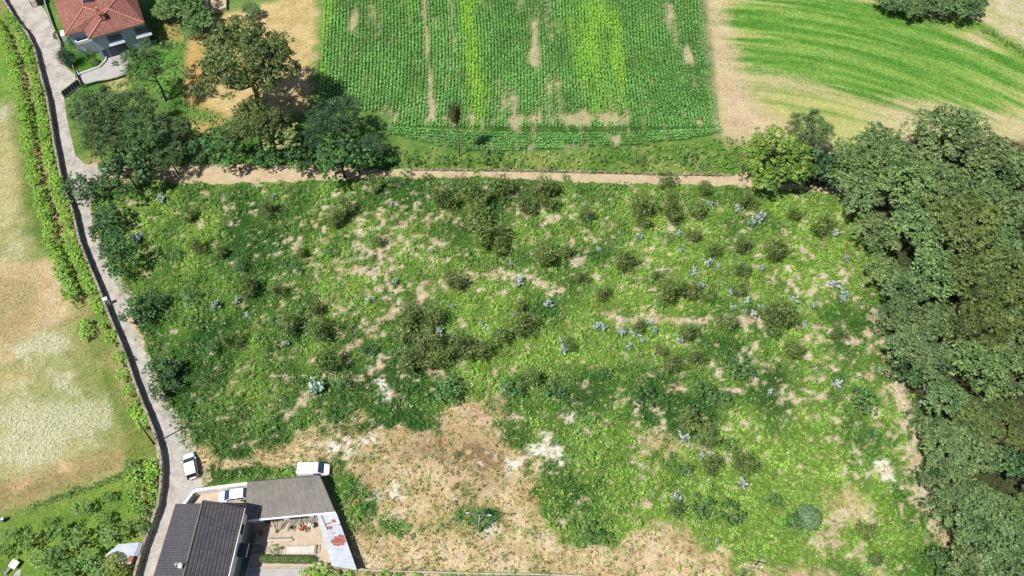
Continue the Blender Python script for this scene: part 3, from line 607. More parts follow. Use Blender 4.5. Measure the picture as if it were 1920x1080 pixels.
def pine_leaves(seed,R_=5.,Hc=3.,z0=8.,nb=90,cols=((44,76,38),(128,152,100)),flat=.5,ln=.75,per=46,wd=.085):
    rg=np.random.default_rng(seed); L=Leaves(); ca,cb_=lin(cols[0])*KT,lin(cols[1])*KT
    for i in range(nb):
        d=unit(rg.normal(size=3)); d[2]=abs(d[2])*1.0-.15; rad=rg.uniform(.45,1.)
        c=np.array((d[0]*R_,d[1]*R_,d[2]*Hc))*rad; c[2]+=z0; o=unit(np.array((d[0],d[1],flat+rg.uniform(0,.5))))
        m=per; A=unit(o+rg.normal(size=(m,3))*.55); l=ln*rg.uniform(.6,1.2,m); P=c+rg.normal(size=(m,3))*np.array((.3,.3,.16))*R_/5+A*l[:,None]*.5
        Nr=unit(np.array((0,0,1.))+rg.normal(size=(m,3))*.7); t=np.clip(rg.normal(.5,.3)+rg.normal(size=(m,1))*.2,0,1)
        L.add(P,Nr,l,wd*R_/5*1.3,(ca+(cb_-ca)*t),A,rg)
    return L.mesh('crown')
def feather_leaves(seed,R_,H_,n=900,cols=((80,96,48),(164,176,108)),l0=.42,w0=.09,droop=.5,shoots=16):
    """upright young eucalyptus: many shoots with narrow hanging leaves"""
    rg=np.random.default_rng(seed); L=Leaves(); ca,cb_=lin(cols[0])*KT,lin(cols[1])*KT
    for k in range(shoots):
        a=rg.uniform(0,6.283); rr=R_*math.sqrt(rg.random())*.95; top=H_*(1-.5*(rr/R_)**2)*rg.uniform(.75,1.1); m=n//shoots
        t=rg.uniform(.15,1,m)**.7; p=np.stack([np.cos(a)*rr*t,np.sin(a)*rr*t,top*t],-1)+rg.normal(size=(m,3))*np.array((.17,.17,.12))*R_
        A=unit(rg.normal(size=(m,3))*np.array((1,1,.5))+np.array((0,0,droop))); l=l0*rg.uniform(.6,1.2,m)
        Nr=unit(rg.normal(size=(m,3))+np.array((0,0,.6))); c=np.clip(rg.normal(.5,.25)+rg.normal(size=(m,1))*.2,0,1)
        L.add(p,Nr,l,w0,(ca+(cb_-ca)*c),A,rg)
    return L.mesh('crown')
def silver_leaves(seed,R_=1.,H_=1.6,n=520):
    rg=np.random.default_rng(seed); L=Leaves(); ca,cb_=lin((132,152,150))*KL,lin((204,216,214))*KL
    for k in range(11):
        a=rg.uniform(0,6.283); e=rg.uniform(.1,1); d=np.array((math.cos(a)*e,math.sin(a)*e,1.1-e*.5)); m=n//11; t=rg.uniform(.3,1,m)[:,None]
        p=d*t*np.array((R_,R_,H_))*rg.uniform(.8,1.1)+rg.normal(size=(m,3))*.07*R_; q=rg.normal(size=(m,3)); A=unit(q+d*.5)
        L.add(p,unit(rg.normal(size=(m,3))*.6+np.array((0,0,.8))),.26*rg.uniform(.6,1.2,m)*R_,.15*R_,(ca+(cb_-ca)*rg.random((m,1))),A,rg)
    # grey-green heart
    m=130; p=rg.normal(size=(m,3))*np.array((.35,.35,.25))*R_+np.array((0,0,.45*H_)); L.add(p,unit(rg.normal(size=(m,3))+np.array((0,0,.6))),.26*R_,.14*R_,lin((96,120,104))*KL,None,rg)
    return L.mesh('crown')
def topiary_leaves(seed,R_=1.,H_=1.,cols=((66,96,44),(112,142,78)),n=1500,ls=.13):
    rg=np.random.default_rng(seed); L=Leaves(); ca,cb_=lin(cols[0])*KT*1.2,lin(cols[1])*KT*1.2
    d=unit(rg.normal(size=(n,3))); d[:,2]=np.abs(d[:,2]); P=d*np.array((R_,R_,H_))*rg.uniform(.93,1.02,(n,1))
    L.add(P,unit(d+rg.normal(size=(n,3))*.4),ls,ls*.7,(ca+(cb_-ca)*rg.random((n,1))),None,rg); return L.mesh('crown')
def trunk_mesh(seed,h,r,R_,nb=7,spread=.6,lean=0.,fork=.35,mat='bark'):
    rg=np.random.default_rng(seed); mb=MB(); p=[(0,0,-.3)]; x=y=0
    for k in range(1,7):
        x+=rg.normal()*.03*h/3+lean*h/6; y+=rg.normal()*.03*h/3; p.append((x,y,h*k/6))
    mb.tube(p,[r*1.35,r]+[r*(1-.13*k) for k in range(1,6)],7)
    for i in range(nb):
        a=6.283*i/nb+rg.uniform(-.3,.3); t=rg.uniform(fork,1); b=np.array(p[0])+(np.array(p[-1])-np.array(p[0]))*t; b[0]=np.interp(b[2],[q[2] for q in p],[q[0] for q in p]); b[1]=np.interp(b[2],[q[2] for q in p],[q[1] for q in p])
        e=b+np.array((math.cos(a)*R_*spread,math.sin(a)*R_*spread,h*rg.uniform(.15,.4))); mid=(b+e)/2+np.array((0,0,-.06*h))+rg.normal(size=3)*.05*R_
        mb.tube([b,mid,e],[r*.45,r*.3,r*.12],5)
        for q in range(2):
            e2=mid+(e-mid)*.4+np.append(rg.normal(size=2)*R_*.22,h*.12); mb.tube([mid+(e-mid)*.3*q,e2],[r*.2,r*.07],4)
    o=mb.build('trunk',mat,None,True); me=o.data; bpy.data.objects.remove(o); return me
PROTO={}
def proto(key,crown,trunk,R_,stem='trunk'): PROTO[key]=(crown,trunk,R_,stem)
for s in (1,2,3):
    proto('oak%d'%s,tree_leaves('oak',s,5,3.4,7.5,44,120,.36,((60,96,50),(158,184,124))),trunk_mesh(s,6.5,.28,5,mat='bark'),5)
    proto('dark%d'%s,tree_leaves('dark',s+10,2.5,2.2,3.,24,84,.3,((40,76,40),(110,152,90)),.5,13),trunk_mesh(s+5,2.8,.12,2.5,mat='bark_dark'),2.5)
for s in (1,2): proto('euc%d'%s,tree_leaves('e',s+60,4.8,3.2,8.,50,130,.42,((66,90,44),(140,160,92)),.34,17),trunk_mesh(s+50,8.5,.26,4.2,9,.7,0.02,.25,'bark_pale'),5)
proto('bigeuc',tree_leaves('be',71,6,5,10,66,150,.46,((66,86,42),(148,158,96)),.4,17),trunk_mesh(72,9,.45,5.5,10,.7,0,.25,'bark_pale'),6)
for s in (1,2): proto('pine%d'%s,pine_leaves(s,5,3.,8.,110),trunk_mesh(s+30,8.2,.25,4.5,10,.75,.02,.45,'bark_dark'),5)
proto('umbrella',pine_leaves(9,5,2.4,9.,52,((50,84,42),(116,148,84)),.35,.95,38,.1),trunk_mesh(39,8.6,.2,4.2,12,.9,.06,.5,'bark_dark'),5)
proto('lime1',tree_leaves('lime',20,5,3.4,5.6,46,130,.36,((78,118,44),(168,192,88))),trunk_mesh(21,5,.25,4.5),5)
proto('cream1',tree_leaves('cream',24,3,2.8,5,30,90,.32,((96,124,60),(206,208,140))),trunk_mesh(25,4,.15,2.5),3)
proto('slim',feather_leaves(81,1.5,6,1000,((60,64,38),(120,118,70)),.6,.14,-.3,12),None,1.5)
for s in (1,2,3): proto('brown%d'%s,feather_leaves(s+90,1.5,3.6,1050),trunk_mesh(s+40,2.2,.05,1,5,mat='bark_dark'),1.5,'stem')
for s in (1,2,3): proto('greenb%d'%s,tree_leaves('g',s+30,1.8,1.3,1.5,18,70,.22,((66,112,54),(146,186,112)),.5,10),trunk_mesh(s+45,1.4,.05,1.4,5,mat='bark_dark'),1.8,'stem')
for s in (1,2,3): proto('silver%d'%s,silver_leaves(s+120),trunk_mesh(s+48,.9,.03,.6,4,mat='bark_pale'),1.,'stem')
for s in (1,2): proto('vine%d'%s,tree_leaves('v',s+40,1.3,.6,1.5,18,48,.26,((124,180,60),(198,232,110)),.8,9),trunk_mesh(s+55,1.4,.05,.9,4,.5,mat='bark_dark'),1.3,'stem')
for s in (1,2): proto('fruit%d'%s,tree_leaves('f',s+46,2.,1.5,2.3,18,66,.25,((72,118,50),(160,196,110)),.55,12),trunk_mesh(s+57,2.,.09,1.8,5,mat='bark'),2.)
proto('conifer',feather_leaves(130,2.,5,2400,((34,62,44),(96,134,100)),.4,.12,0,20),trunk_mesh(66,3.5,.1,1.5,4,mat='bark_dark'),2.)
proto('topiary',topiary_leaves(140,1.,1.),trunk_mesh(67,.5,.06,.5,3,mat='bark'),1.,'stem')
proto('ball',topiary_leaves(141,1.,.75,((84,118,92),(136,166,136))),trunk_mesh(68,.4,.06,.5,3,mat='bark'),1.,'stem')
PENDING=[]
def plant(name,key,u,v,rpx,hc,label,cat,group=None,region=None,tint=(1,1,1),sz=None,base=False,zs=None,parts=True):
    """crown centre seen at survey pixel (u,v), crown radius rpx pixels, crown centre height hc metres (or trunk foot when base)"""
    cr,tk,R_,stem=PROTO[key]
    x,y=G(u,v,0 if base else hc); s=rpx*MPP(u,v,hc)/R_ if sz is None else sz
    t=root(name,x,y,0,rng.uniform(0,6.28),label,cat,group); t.scale=(s,s,s if zs is None else s*zs)
    c=link(bpy.data.objects.new('crown',cr),t); k=rng.uniform(.85,1.15); c.color=(*(np.array(tint)*k*(1+rng.uniform(-.06,.06,3))),1)
    if tk and parts: link(bpy.data.objects.new(stem,tk),t)
    if region: PENDING.append((t,region,u,v))
    return t
def ordinal(n): return '%d%s'%(n,'th' if 10<=n%100<=20 else {1:'st',2:'nd',3:'rd'}.get(n%10,'th'))
def pick(prefix,i,n=3): return '%s%d'%(prefix,1+i%n)
# --- woodland on the right
WOOD=[(1600,305,44,'oak'),(1650,272,50,'oak'),(1705,300,50,'oak'),(1762,268,52,'oak'),(1815,300,52,'oak'),(1872,318,48,'oak'),(1915,292,40,'oak'),(1622,352,46,'oak'),(1690,365,50,'oak'),(1752,352,46,'oak'),(1835,372,48,'oak'),(1905,385,46,'oak'),
(1652,418,42,'oak'),(1715,430,46,'oak'),(1795,425,62,'euc'),(1880,455,44,'oak'),(1668,490,38,'oak'),(1705,520,44,'oak'),(1765,515,44,'oak'),(1838,535,62,'euc'),(1908,530,58,'euc'),(1700,578,44,'oak'),(1765,590,44,'oak'),(1838,620,60,'euc'),(1905,625,48,'oak'),
(1712,640,42,'oak'),(1768,665,46,'oak'),(1700,690,34,'dark'),(1836,690,50,'oak'),(1905,700,46,'oak'),(1785,738,40,'oak'),(1845,775,48,'euc'),(1900,780,44,'euc'),(1772,815,38,'oak'),(1822,850,44,'oak'),(1785,890,44,'oak'),(1848,925,46,'oak'),(1902,880,46,'dark'),(1808,965,46,'oak'),(1868,1005,48,'oak'),(1914,960,44,'oak'),(1838,1050,46,'oak'),(1778,1052,32,'dark'),(1902,1070,46,'oak'),(1660,300,40,'oak'),(1560,320,34,'dark')]
for i,(u,v,r,k) in enumerate(WOOD):
    r=r*1.04
    edge=v<330 or u<1700
    if k=='oak': plant('oak_tree',pick('oak',i),u,v,r*[1.,1.12,.9,1.05,.95][i*7%5],[7.,8.2,5.8,7.6,6.4][i*3%5],'rounded grey-green oak','oak tree','trees of the woodland on the right','in the right-hand woodland',(1.1,1.12,1.02) if i%4 else (1.2,1.2,.95))
    elif k=='euc': plant('eucalyptus_tree',pick('euc',i,2),u,v,r,8.,'olive-green eucalyptus tree','eucalyptus tree','trees of the woodland on the right','in the right-hand woodland',(1.15,1.1,.9))
    else: plant('dark_tree',pick('dark',i),u,v,r,4.,'low dark leafy tree','small tree','trees of the woodland on the right','in the right-hand woodland',(1,1.02,1.))
for k_,(u,v,r) in enumerate(((1668,-2,22),(1692,2,26),(1718,12,22),(1742,2,28),(1770,6,26),(1796,14,30),(1824,6,28),(1812,-12,34),(1765,-20,34),(1715,-20,34))): plant('hedgerow_tree',pick('oak',k_),u,v,r,3.6,'dark leafy tree','small tree','trees of the far hedgerow','in the hedgerow at the top right',(.85,1.0,.85),zs=.8)
for k_ in range(9): plant('hedge_shrub',pick('greenb',k_),1846+k_*11,54+k_*6.2+rng.uniform(-2,2),rng.uniform(5,8),.7,'low dark shrub','shrub','shrubs of the diagonal hedge line','in the diagonal hedge line at the top right',(.9,.9,.85),parts=False)
plant('yellowing_tree','lime1',1452,306,60,5.4,'broad yellow-green tree at the right-hand end of the dirt track','tree',tint=(.95,1.08,.95))
plant('dark_tree','dark1',1530,318,44,4.5,'dark green tree between the yellow-green tree and the woodland','tree',tint=(1.05,1.05,1.1))
plant('pine_tree','pine1',1516,246,46,7.,'feathery pine standing above the yellow-green tree, its top against the sown field','pine tree',tint=(1.1,1.15,.95))
# --- trees above the track, upper left
for i,(u,v,r) in enumerate([(188,214,46),(250,206,42),(160,200,30),(205,262,44),(270,250,44),(235,290,30),(312,236,32),(310,280,30)]):
    plant('pine_tree',pick('pine',i,2),u,v,r*1.12,7.,'dense dark pine','pine tree','pines in the cluster beside the road','in the cluster beside the driveway wall',(1.,1.12,.92))
plant('umbrella_pine','umbrella',281,126,56,9.,'open umbrella pine with forked bare trunk beside the concrete driveway','pine tree',tint=(.85,.92,.8))
plant('eucalyptus_tree','bigeuc',463,137,84,11.,'huge brown-green eucalyptus standing at the edge of the mown field','eucalyptus tree',tint=(.82,1.08,.8))
plant('eucalyptus_tree','bigeuc',478,235,48,7.,'lower brown-green tree right below the huge eucalyptus','tree',tint=(.85,.95,.8))
plant('flowering_tree','cream1',526,262,36,5.,'small tree covered in creamy yellow blossom left of the dark conifers','tree')
for i,(u,v,r) in enumerate([(640,228,46),(600,215,30),(695,268,30),(665,290,28),(585,250,28)]):
    plant('dark_conifer',pick('pine',i,2),u,v,r,5.5,'almost black conifer','conifer','dark conifers by the corner of the corn field','at the left corner of the corn field',(.55,.72,.75))
for i,(u,v,r,h) in enumerate([(640,312,44,3.),(562,308,26,2.),(432,290,34,3.),(380,285,24,2.5),(500,300,22,2.),(700,300,24,2.),(600,285,24,2.5),(345,262,26,3.),(410,262,22,2.5),(725,300,16,1.5)]):
    plant('leafy_tree',pick('dark',i),u,v,r*1.1,h,'bushy green broadleaf tree','tree','bushy trees above the dirt track','on the upper side of the dirt track',(1.05,1.25,1.0))
for i,(u,v,r,h) in enumerate([(250,340,48,3.2),(150,358,30,2.5),(195,352,26,2.5),(205,318,22,2.5),(203,405,30,3.),(188,430,24,3.),(218,452,28,3.),(228,492,34,3.2),(205,470,22,2.5),(262,582,30,2.8),(285,565,22,2.5),(298,695,26,2.5),(300,725,26,2.5),(325,690,20,2.)]):
    plant('roadside_tree',pick('dark',i),u,v,r*.98,h,'dark bushy tree','tree','dark trees along the right side of the lane','on the right side of the lane',(1.05,1.15,1.05))
for u,v,r in ((350,12,40),(330,2,34),(372,28,30),(300,10,22),(356,44,20),(466,4,18)): plant('garden_tree',pick('oak',int(u)),u,v,r,4.,'leafy green tree','tree','trees behind the red-roofed villa','behind the red-roofed villa',(1.,1.15,.9),zs=.7)
t=plant('slim_tree','slim',862,293,0,0,'tall slender tree with bare stem at the lower edge of the corn field','tree',sz=1,base=True)
t.children[0].location=(0,0,8.2); mb=MB(); mb.tube([(0,0,-.3),(.1,0,4),(-.1,.1,9),(0,0,14)],[.14,.11,.09,.03],7)
for k in range(9): a=k*2.4; z=7.5+k*.7; mb.tube([(0,0,z),(math.cos(a)*.9,math.sin(a)*.9,z+.6)],[.04,.015],4)
mb.build('trunk','bark_pale',t,True)
# --- saplings and shrubs in the scrub
REG=[('below the track, left of centre',0,760,330,480),('below the track, at centre',760,1120,330,480),('below the track, right of centre',1120,2000,330,480),
     ('in the left part of the scrub',0,700,480,700),('in the middle of the scrub',700,1100,480,700),('right of the middle of the scrub',1100,1400,480,700),('in the right part of the scrub',1400,2000,480,700),
     ('in the lower scrub, left',0,1000,700,1200),('in the lower scrub, centre',1000,1420,700,1200),('in the lower scrub, right',1420,2000,700,1200)]
def region(u,v):
    for n,a,b,c,d in REG:
        if a<=u<b and c<=v<d: return n
SILVER=[(512,368,8),(732,382,7),(808,468,6),(740,528,9),(693,560,8),(820,600,9),(823,623,12),(848,632,8),(902,607,7),(848,572,7),(535,642,7),(595,728,19),(958,493,8),(305,372,12),(258,447,12),(405,572,13),(443,562,9),(462,590,8),
(1122,467,8),(972,528,13),(1027,570,11),(963,590,8),(1122,612,11),(1132,614,8),(1167,622,10),(1193,623,12),(1217,605,9),(1228,620,9),(1205,636,7),(1179,648,9),(1052,637,8),(1059,655,12),(1275,637,9),(1278,467,7),(1300,508,10),(1328,492,11),(1347,498,7),(1310,547,9),(1316,533,8),(1372,545,9),(1402,563,9),(1375,575,8),(1412,590,11),(1428,578,9),(1383,392,10),(1412,417,12),(1424,411,10),(1430,402,9),(1407,457,7),(1332,380,8),(1200,442,8),(1430,503,8),(1272,435,7),
(1567,437,10),(1586,482,8),(1563,532,13),(1583,550,10),(1580,560,9),(1488,560,11),(1477,582,9),(1526,573,8),(1507,608,9),(1463,597,8),(1570,718,12),(1737,737,10),(1730,755,8),(1735,786,7),(1446,733,7),(1283,820,13),(1315,853,10),(1395,905,13),(1270,933,13),(1345,1013,7),(1298,836,6),(1530,690,6),(1250,505,6),(1650,690,6)]
for i,(u,v,r) in enumerate(SILVER):
    plant('silver_eucalyptus_sapling',pick('silver',i),u,v,r*1.05,.8,('large ' if r>=12 else 'small ' if r<8 else '')+'silvery-blue eucalyptus sapling','sapling','silvery-blue eucalyptus saplings in the scrub',region(u,v),(1,1,1))
BROWN=[(643,390,20),(830,375,25),(893,372,28),(893,420,28),(913,447,32),(938,462,20),(547,613,25),(597,622,26),(613,680,28),(760,622,26),(800,660,32),(765,680,26),(832,668,26),(810,600,24),(870,653,28),(907,655,22),(770,590,24),(853,530,22),(942,627,20),(587,577,18),(630,412,18),(350,400,15),(370,460,16),(467,540,22),(433,643,20),(1017,370,28),(985,385,20),(1100,400,18),(1202,400,28),(1260,398,22),(1307,393,18),(1017,483,26),(1170,493,22),(1233,517,12),(1255,550,28),(1297,547,18),(1330,550,14),(1127,550,17),(980,613,26),(977,573,14),(1067,645,16),(1200,612,16),(1293,627,17),(1363,605,20),(1260,682,20),(1307,673,17),(993,712,22),(1390,507,18),(1387,540,15),(1390,460,18),(1337,470,17),(1400,380,18),(1257,365,16),(1537,427,24),(1455,477,25),(1460,605,32),(1445,590,24),(1490,657,20),(1573,623,17),(1293,790,26),(1332,823,24),(1333,873,22),(1393,873,26),(1625,993,19),(1568,742,12),(1270,955,18),(700,345,16),(865,350,20),(940,350,22),(1040,352,14),(1250,340,14),(1320,352,14),(520,545,16),(500,390,16),(410,470,14),(565,470,12),(705,450,14),(1060,470,14),(1090,520,13),(1300,440,14),(1490,400,14),(1650,1050,14),(1240,655,12)]
for i,(u,v,r) in enumerate(BROWN):
    plant('young_eucalyptus',pick('brown',i),u,v,r*1.1,1.9,('large ' if r>=26 else 'small ' if r<16 else '')+'brownish olive young eucalyptus','young tree','brownish young eucalyptus trees in the scrub',region(u,v),(.9,1.08,.85))
GREENB=[(1387,693,26),(1208,747,24),(843,738,30),(965,728,24),(1323,745,26),(1355,750,20),(1110,1000,22),(1142,1010,14),(1285,883,18),(1313,950,24),(1367,967,26),(1453,940,16),(1675,827,10),(1637,815,15),(1703,983,12),(1637,1053,12),(1713,783,18),(1615,757,30),(1372,837,14),(1262,853,9),(1487,982,20),(1040,735,18),(690,655,16),(640,720,18),(905,975,18),(330,480,14),(450,500,16),(560,500,14),(620,470,14),(400,650,16),(520,600,14),(580,560,14),(1130,700,14),(360,560,16),(1750,870,14),(1240,570,10)]
for i,(u,v,r) in enumerate(GREENB):
    plant('leafy_shrub',pick('greenb',i),u,v,r,1.1,('large ' if r>=24 else 'small ' if r<14 else '')+'dark green leafy shrub','shrub','dark green shrubs in the scrub',region(u,v),(.68,.82,.75) if i%3 else (.66,.84,.92))
plant('rounded_shrub','ball',1518,968,26,.9,'round grey-green ball-shaped shrub at the lower right of the scrub','shrub')
TRACKSH=[(760,325,12),(800,330,10),(735,340,14),(1245,330,14),(1265,338,12),(1325,345,10),(870,302,12),(915,296,22),(950,308,10),(840,300,14),(1290,298,18),(1320,310,14),(1035,312,9),(1060,330,8),(1130,300,10),(1200,300,12),(770,300,16)]
for i,(u,v,r) in enumerate(TRACKSH): plant('track_shrub',pick('greenb',i),u,v,r,1.,'low green shrub','shrub','low shrubs beside the dirt track','beside the dirt track',(1.05,1.1,.9))
# --- vines along the wall
def walk(px,step,off):
    P=[G(u,v) for u,v in px]; out=[]; carry=0
    for a,b in zip(P[:-1],P[1:]):
        L_=np.linalg.norm(b-a); d=(b-a)/L_; n=np.array((d[1],-d[0])); t=carry
        while t<L_: out.append((a+d*t+n*off,d)); t+=step
        carry=t-L_
    return out
def vines(off,step,y0,y1,name,label,grp,reg):
    k=0
    for p,d in walk(WALL_TOP,step,off):
        u=960+CF*p[0]/(p[1]*_c+CH*_s); v=540-CF*(p[1]*_s-CH*_c)/(p[1]*_c+CH*_s)
        if not(y0<v<y1) or rng.random()<(.04 if v<560 else .34): continue
        cr,tk,R_,st=PROTO[pick('vine',k,2)]; k+=1
        t=root(name,p[0]+rng.normal()*.15,p[1],0,rng.uniform(0,6.28),label,'vine',grp); s=rng.uniform(.7,1.0); t.scale=(s,s,s*rng.uniform(.85,1.15))
        c=link(bpy.data.objects.new('crown',cr),t); c.color=(*(np.array((1.1,1.2,1.))*rng.uniform(.85,1.1)),1); link(bpy.data.objects.new(st,tk),t); PENDING.append((t,reg,v,u))

vines(1.1,1.55,30,900,'grape_vine','bright green grape vine','vines trained against the road wall','in the row against the road wall')
vines(4.3,1.6,40,640,'grape_vine','bright green grape vine','vines of the outer row','in the outer row, away from the wall')
# trellis posts of the outer row
for p,d in walk(WALL_TOP,7.,4.3):
    v=540-CF*(p[1]*_s-CH*_c)/(p[1]*_c+CH*_s)
    if 40<v<700:
        m=MB(); m.tube([(0,0,-.2),(.03,0,1.2),(.12,.05,2.2)],[.07,.065,.06],6); o=m.build('trellis_post','grey_wood'); o.location=(p[0],p[1],0)
        tag(o,'grey trellis post',cat='post',group='trellis posts of the vine rows'); PENDING.append((o,'in the outer vine row',v,0))
# --- garden at the lower left
for i,(u,v,r,h) in enumerate([(152,950,22,2.),(200,932,15,1.6),(88,978,14,1.5),(20,1005,20,1.8),(55,1015,26,2.2),(110,1000,26,2.4),(72,1050,26,2.2),(110,1040,26,2.4),(150,1010,28,2.4),(165,1045,28,2.4),(190,975,20,2.),(130,1070,26,2.4),(185,1070,24,2.2),(4,1035,20,2.),(95,1072,20,2.),(205,1000,26,2.6),(235,990,24,2.6),(262,985,18,2.4)]):
    plant('fruit_tree',pick('fruit',i,2),u,v,r*.92,h,'leafy fruit tree','fruit tree','fruit trees in the lower left garden','in the lower left garden',(1.05,1.1,.95) if i%3 else (1.25,1.25,1.5))
for i,(u,v,r) in enumerate([(245,872,14),(258,890,16),(250,905,14),(248,925,14),(262,935,16),(280,905,13),(284,885,12),(285,925,13),(250,950,14),(270,958,14),(240,940,10),(285,945,10),(278,868,9),(240,890,12)]):
    plant('garden_vine',pick('vine',i,2),u,v,r,1.5,'bright leafy garden vine','vine','leafy vines beside the garden wall','beside the lower garden wall',(1.,1.05,1.) if i%3 else (.6,.8,.8))
plant('dry_shrub','topiary',219,1060,30,1.2,'rounded straw-brown dry shrub in front of the pale tin shed','shrub',tint=(2.6,1.75,1.2),zs=1.35)
for u,v,r,l in ((106,62,9,'clipped round shrub touching the villa garden wall by the lane'),(176,113,9.5,'clipped round topiary bush on the curved lawn'),(116,96,9,'clipped round shrub behind the garden conifer')): plant('topiary_bush','topiary',u,v,r,.8,l,'shrub',tint=(1.1,1.1,.9),zs=1.1)
plant('garden_conifer','conifer',124,106,18,2.6,'dark blue-green conifer in the corner of the villa lawn','conifer')
for k_ in range(15):
    f=k_/14; plant('boundary_shrub',pick('greenb',k_),64+f*172+rng.uniform(-3,3),949-f*62+rng.uniform(-2,2),rng.uniform(5,8.5),.6,'low green shrub','shrub','shrubs along the edge between meadow and lower garden','between the meadow and the lower left garden',(.9,1.05,.85),parts=False)
# palm on the lawn
def palm(u,v,label):
    x,y=G(u,v); t=root('garden_palm',x,y,0,0,label,'palm'); L=Leaves(); rg=np.random.default_rng(3)
    for k in range(16):
        a=k*2.4; e=np.array((math.cos(a),math.sin(a),.5)); q=np.linspace(0.1,1.5,14)[:,None]; P=e*q+np.array((0,0,1.1))-np.array((0,0,.45))*q**2
        for s in (-1,1): n=np.array((-math.sin(a),math.cos(a),-.2))*s; A=np.broadcast_to(n+e*.5,(14,3)); L.add(P+n*.14,np.broadcast_to((0,0,1.),(14,3))+rg.normal(size=(14,3))*.2,.34,.07,lin((58,100,50))*KL,A,rg)
    link(bpy.data.objects.new('fronds',L.mesh('fronds')),t); m=MB(); m.tube([(0,0,-.1),(0,0,.6),(0,0,1.15)],[.16,.13,.1],7); m.build('trunk','bark',t)
palm(138,84,'small palm beside the villa balcony'); palm(163,106,'tiny palm on the lawn beside the round topiary bush')
# ordinals
from collections import defaultdict
dd=defaultdict(list)
for p in PENDING: dd[(p[0]['label'],p[1])].append(p)
for (lab,reg),ps in dd.items():
    ps.sort(key=lambda p:(p[2],p[3])); vert='vine row' in reg or 'row' in reg.split(' the ')[-1] or 'row against' in reg or 'outer row' in reg
    for i,p in enumerate(ps):
        p[0]['label']=('%s, %s from the %s %s'%(lab,ordinal(i+1),'top' if vert else 'left',reg)) if len(ps)>1 else lab+', '+reg
# ---------------------------------------------------------------- walls
def strip_wall(name,px,th,h,mat,label,cat='wall',side=1,z0=-.2,jag=0,world=False,coping=None,step=0):
    P=[np.array(p) for p in (px if world else [G(u,v,h) for u,v in px])]
    if step:
        Q=[]
        for a,b in zip(P[:-1],P[1:]):
            k=max(1,int(np.linalg.norm(b-a)/step)); Q+=[a+(b-a)*i/k for i in range(k)]
        P=Q+[P[-1]]
    n=len(P); nr=[]
    for i in range(n):
        d=P[min(i+1,n-1)]-P[max(i-1,0)]; d/=np.linalg.norm(d); nr.append(np.array((d[1],-d[0]))*side)
    mb=MB(); vs=[];fs=[]
    for i in range(n):
        j=rng.uniform(-jag,jag); a=P[i]+nr[i]*rng.uniform(-jag,jag)*.5; b=P[i]+nr[i]*(th+rng.uniform(-jag,jag)*.5)
        vs+=[(a[0],a[1],z0),(a[0],a[1],h+j),(b[0],b[1],h+j+rng.uniform(-jag,jag)*.4),(b[0],b[1],z0)]
    for i in range(n-1):
        for k in range(4): q=(k+1)%4; fs.append((i*4+k,i*4+q,(i+1)*4+q,(i+1)*4+k))
    fs+=[(0,3,2,1),((n-1)*4,(n-1)*4+1,(n-1)*4+2,(n-1)*4+3)]
    mb.add(vs,fs); o=mb.build(name,mat); tag(o,label,cat)
    if coping: 
        cp=MB(); vs=[];fs=[]
        for i in range(n):
            a=P[i]-nr[i]*.04; b=P[i]+nr[i]*(th+.04); vs+=[(a[0],a[1],h+.003),(a[0],a[1],h+.07),(b[0],b[1],h+.07),(b[0],b[1],h+.003)]
        for i in range(n-1):
            for k in range(4): q=(k+1)%4; fs.append((i*4+k,i*4+q,(i+1)*4+q,(i+1)*4+k))
        fs+=[(0,3,2,1),((n-1)*4,(n-1)*4+1,(n-1)*4+2,(n-1)*4+3)]; cp.add(vs,fs); cp.build('coping',coping,o)
    return o
rw=strip_wall('stone_wall',WALL_TOP,.38,WH,'stone','long rubble stone wall along the left side of the lane',side=1,jag=.07,step=.5)
strip_wall('field_wall',[(770,318),(860,319),(960,320),(1050,322),(1130,324),(1250,327),(1372,329)],.4,.35,'wall_rubble','low tumbled stone wall between the dirt track and the hedge bank',side=-1,jag=.2,step=.35)
strip_wall('garden_wall',[(70,-40),(84,8),(96,44),(111,78),(112,90)],.16,.95,'concrete','pale garden wall between the lane and the villa garden',side=-1)
strip_wall('lawn_wall',[(140,128),(147,140),(150,137),(168,131),(186,124),(197,113),(200,106),(198,97),(192,92)],.14,.5,'white_wall','curved white wall round the villa lawn',side=-1)
strip_wall('driveway_wall',[(238,139),(220,146),(200,151),(180,154),(154,162)],.15,.45,'dark_metal','low dark wall along the lower side of the driveway',side=1)
strip_wall('terrace_wall',[(236,88),(255,84),(275,79),(292,74)],.22,.7,'stone_pale','low pale wall below the blue-grey side of the villa',side=1)
strip_wall('paddock_wall',[(386,-30),(385,24),(400,20),(424,14),(424,-30)],.4,.9,'stone_pale','low stone wall enclosing the bare paddock behind the mown field',side=-1,jag=.06,step=.5)
pd=sheet('paddock_floor',W([(386,-30),(387,22),(422,13),(422,-30)]),.02,'dirt'); pd['kind']='structure'
strip_wall('boundary_wall',[(672,1067),(760,1070),(900,1074),(1000,1075),(1100,1079),(1190,1090)],.2,.6,'stone_pale','low wall along the foot of the dry grass, right of the rusty lean-to',side=1)
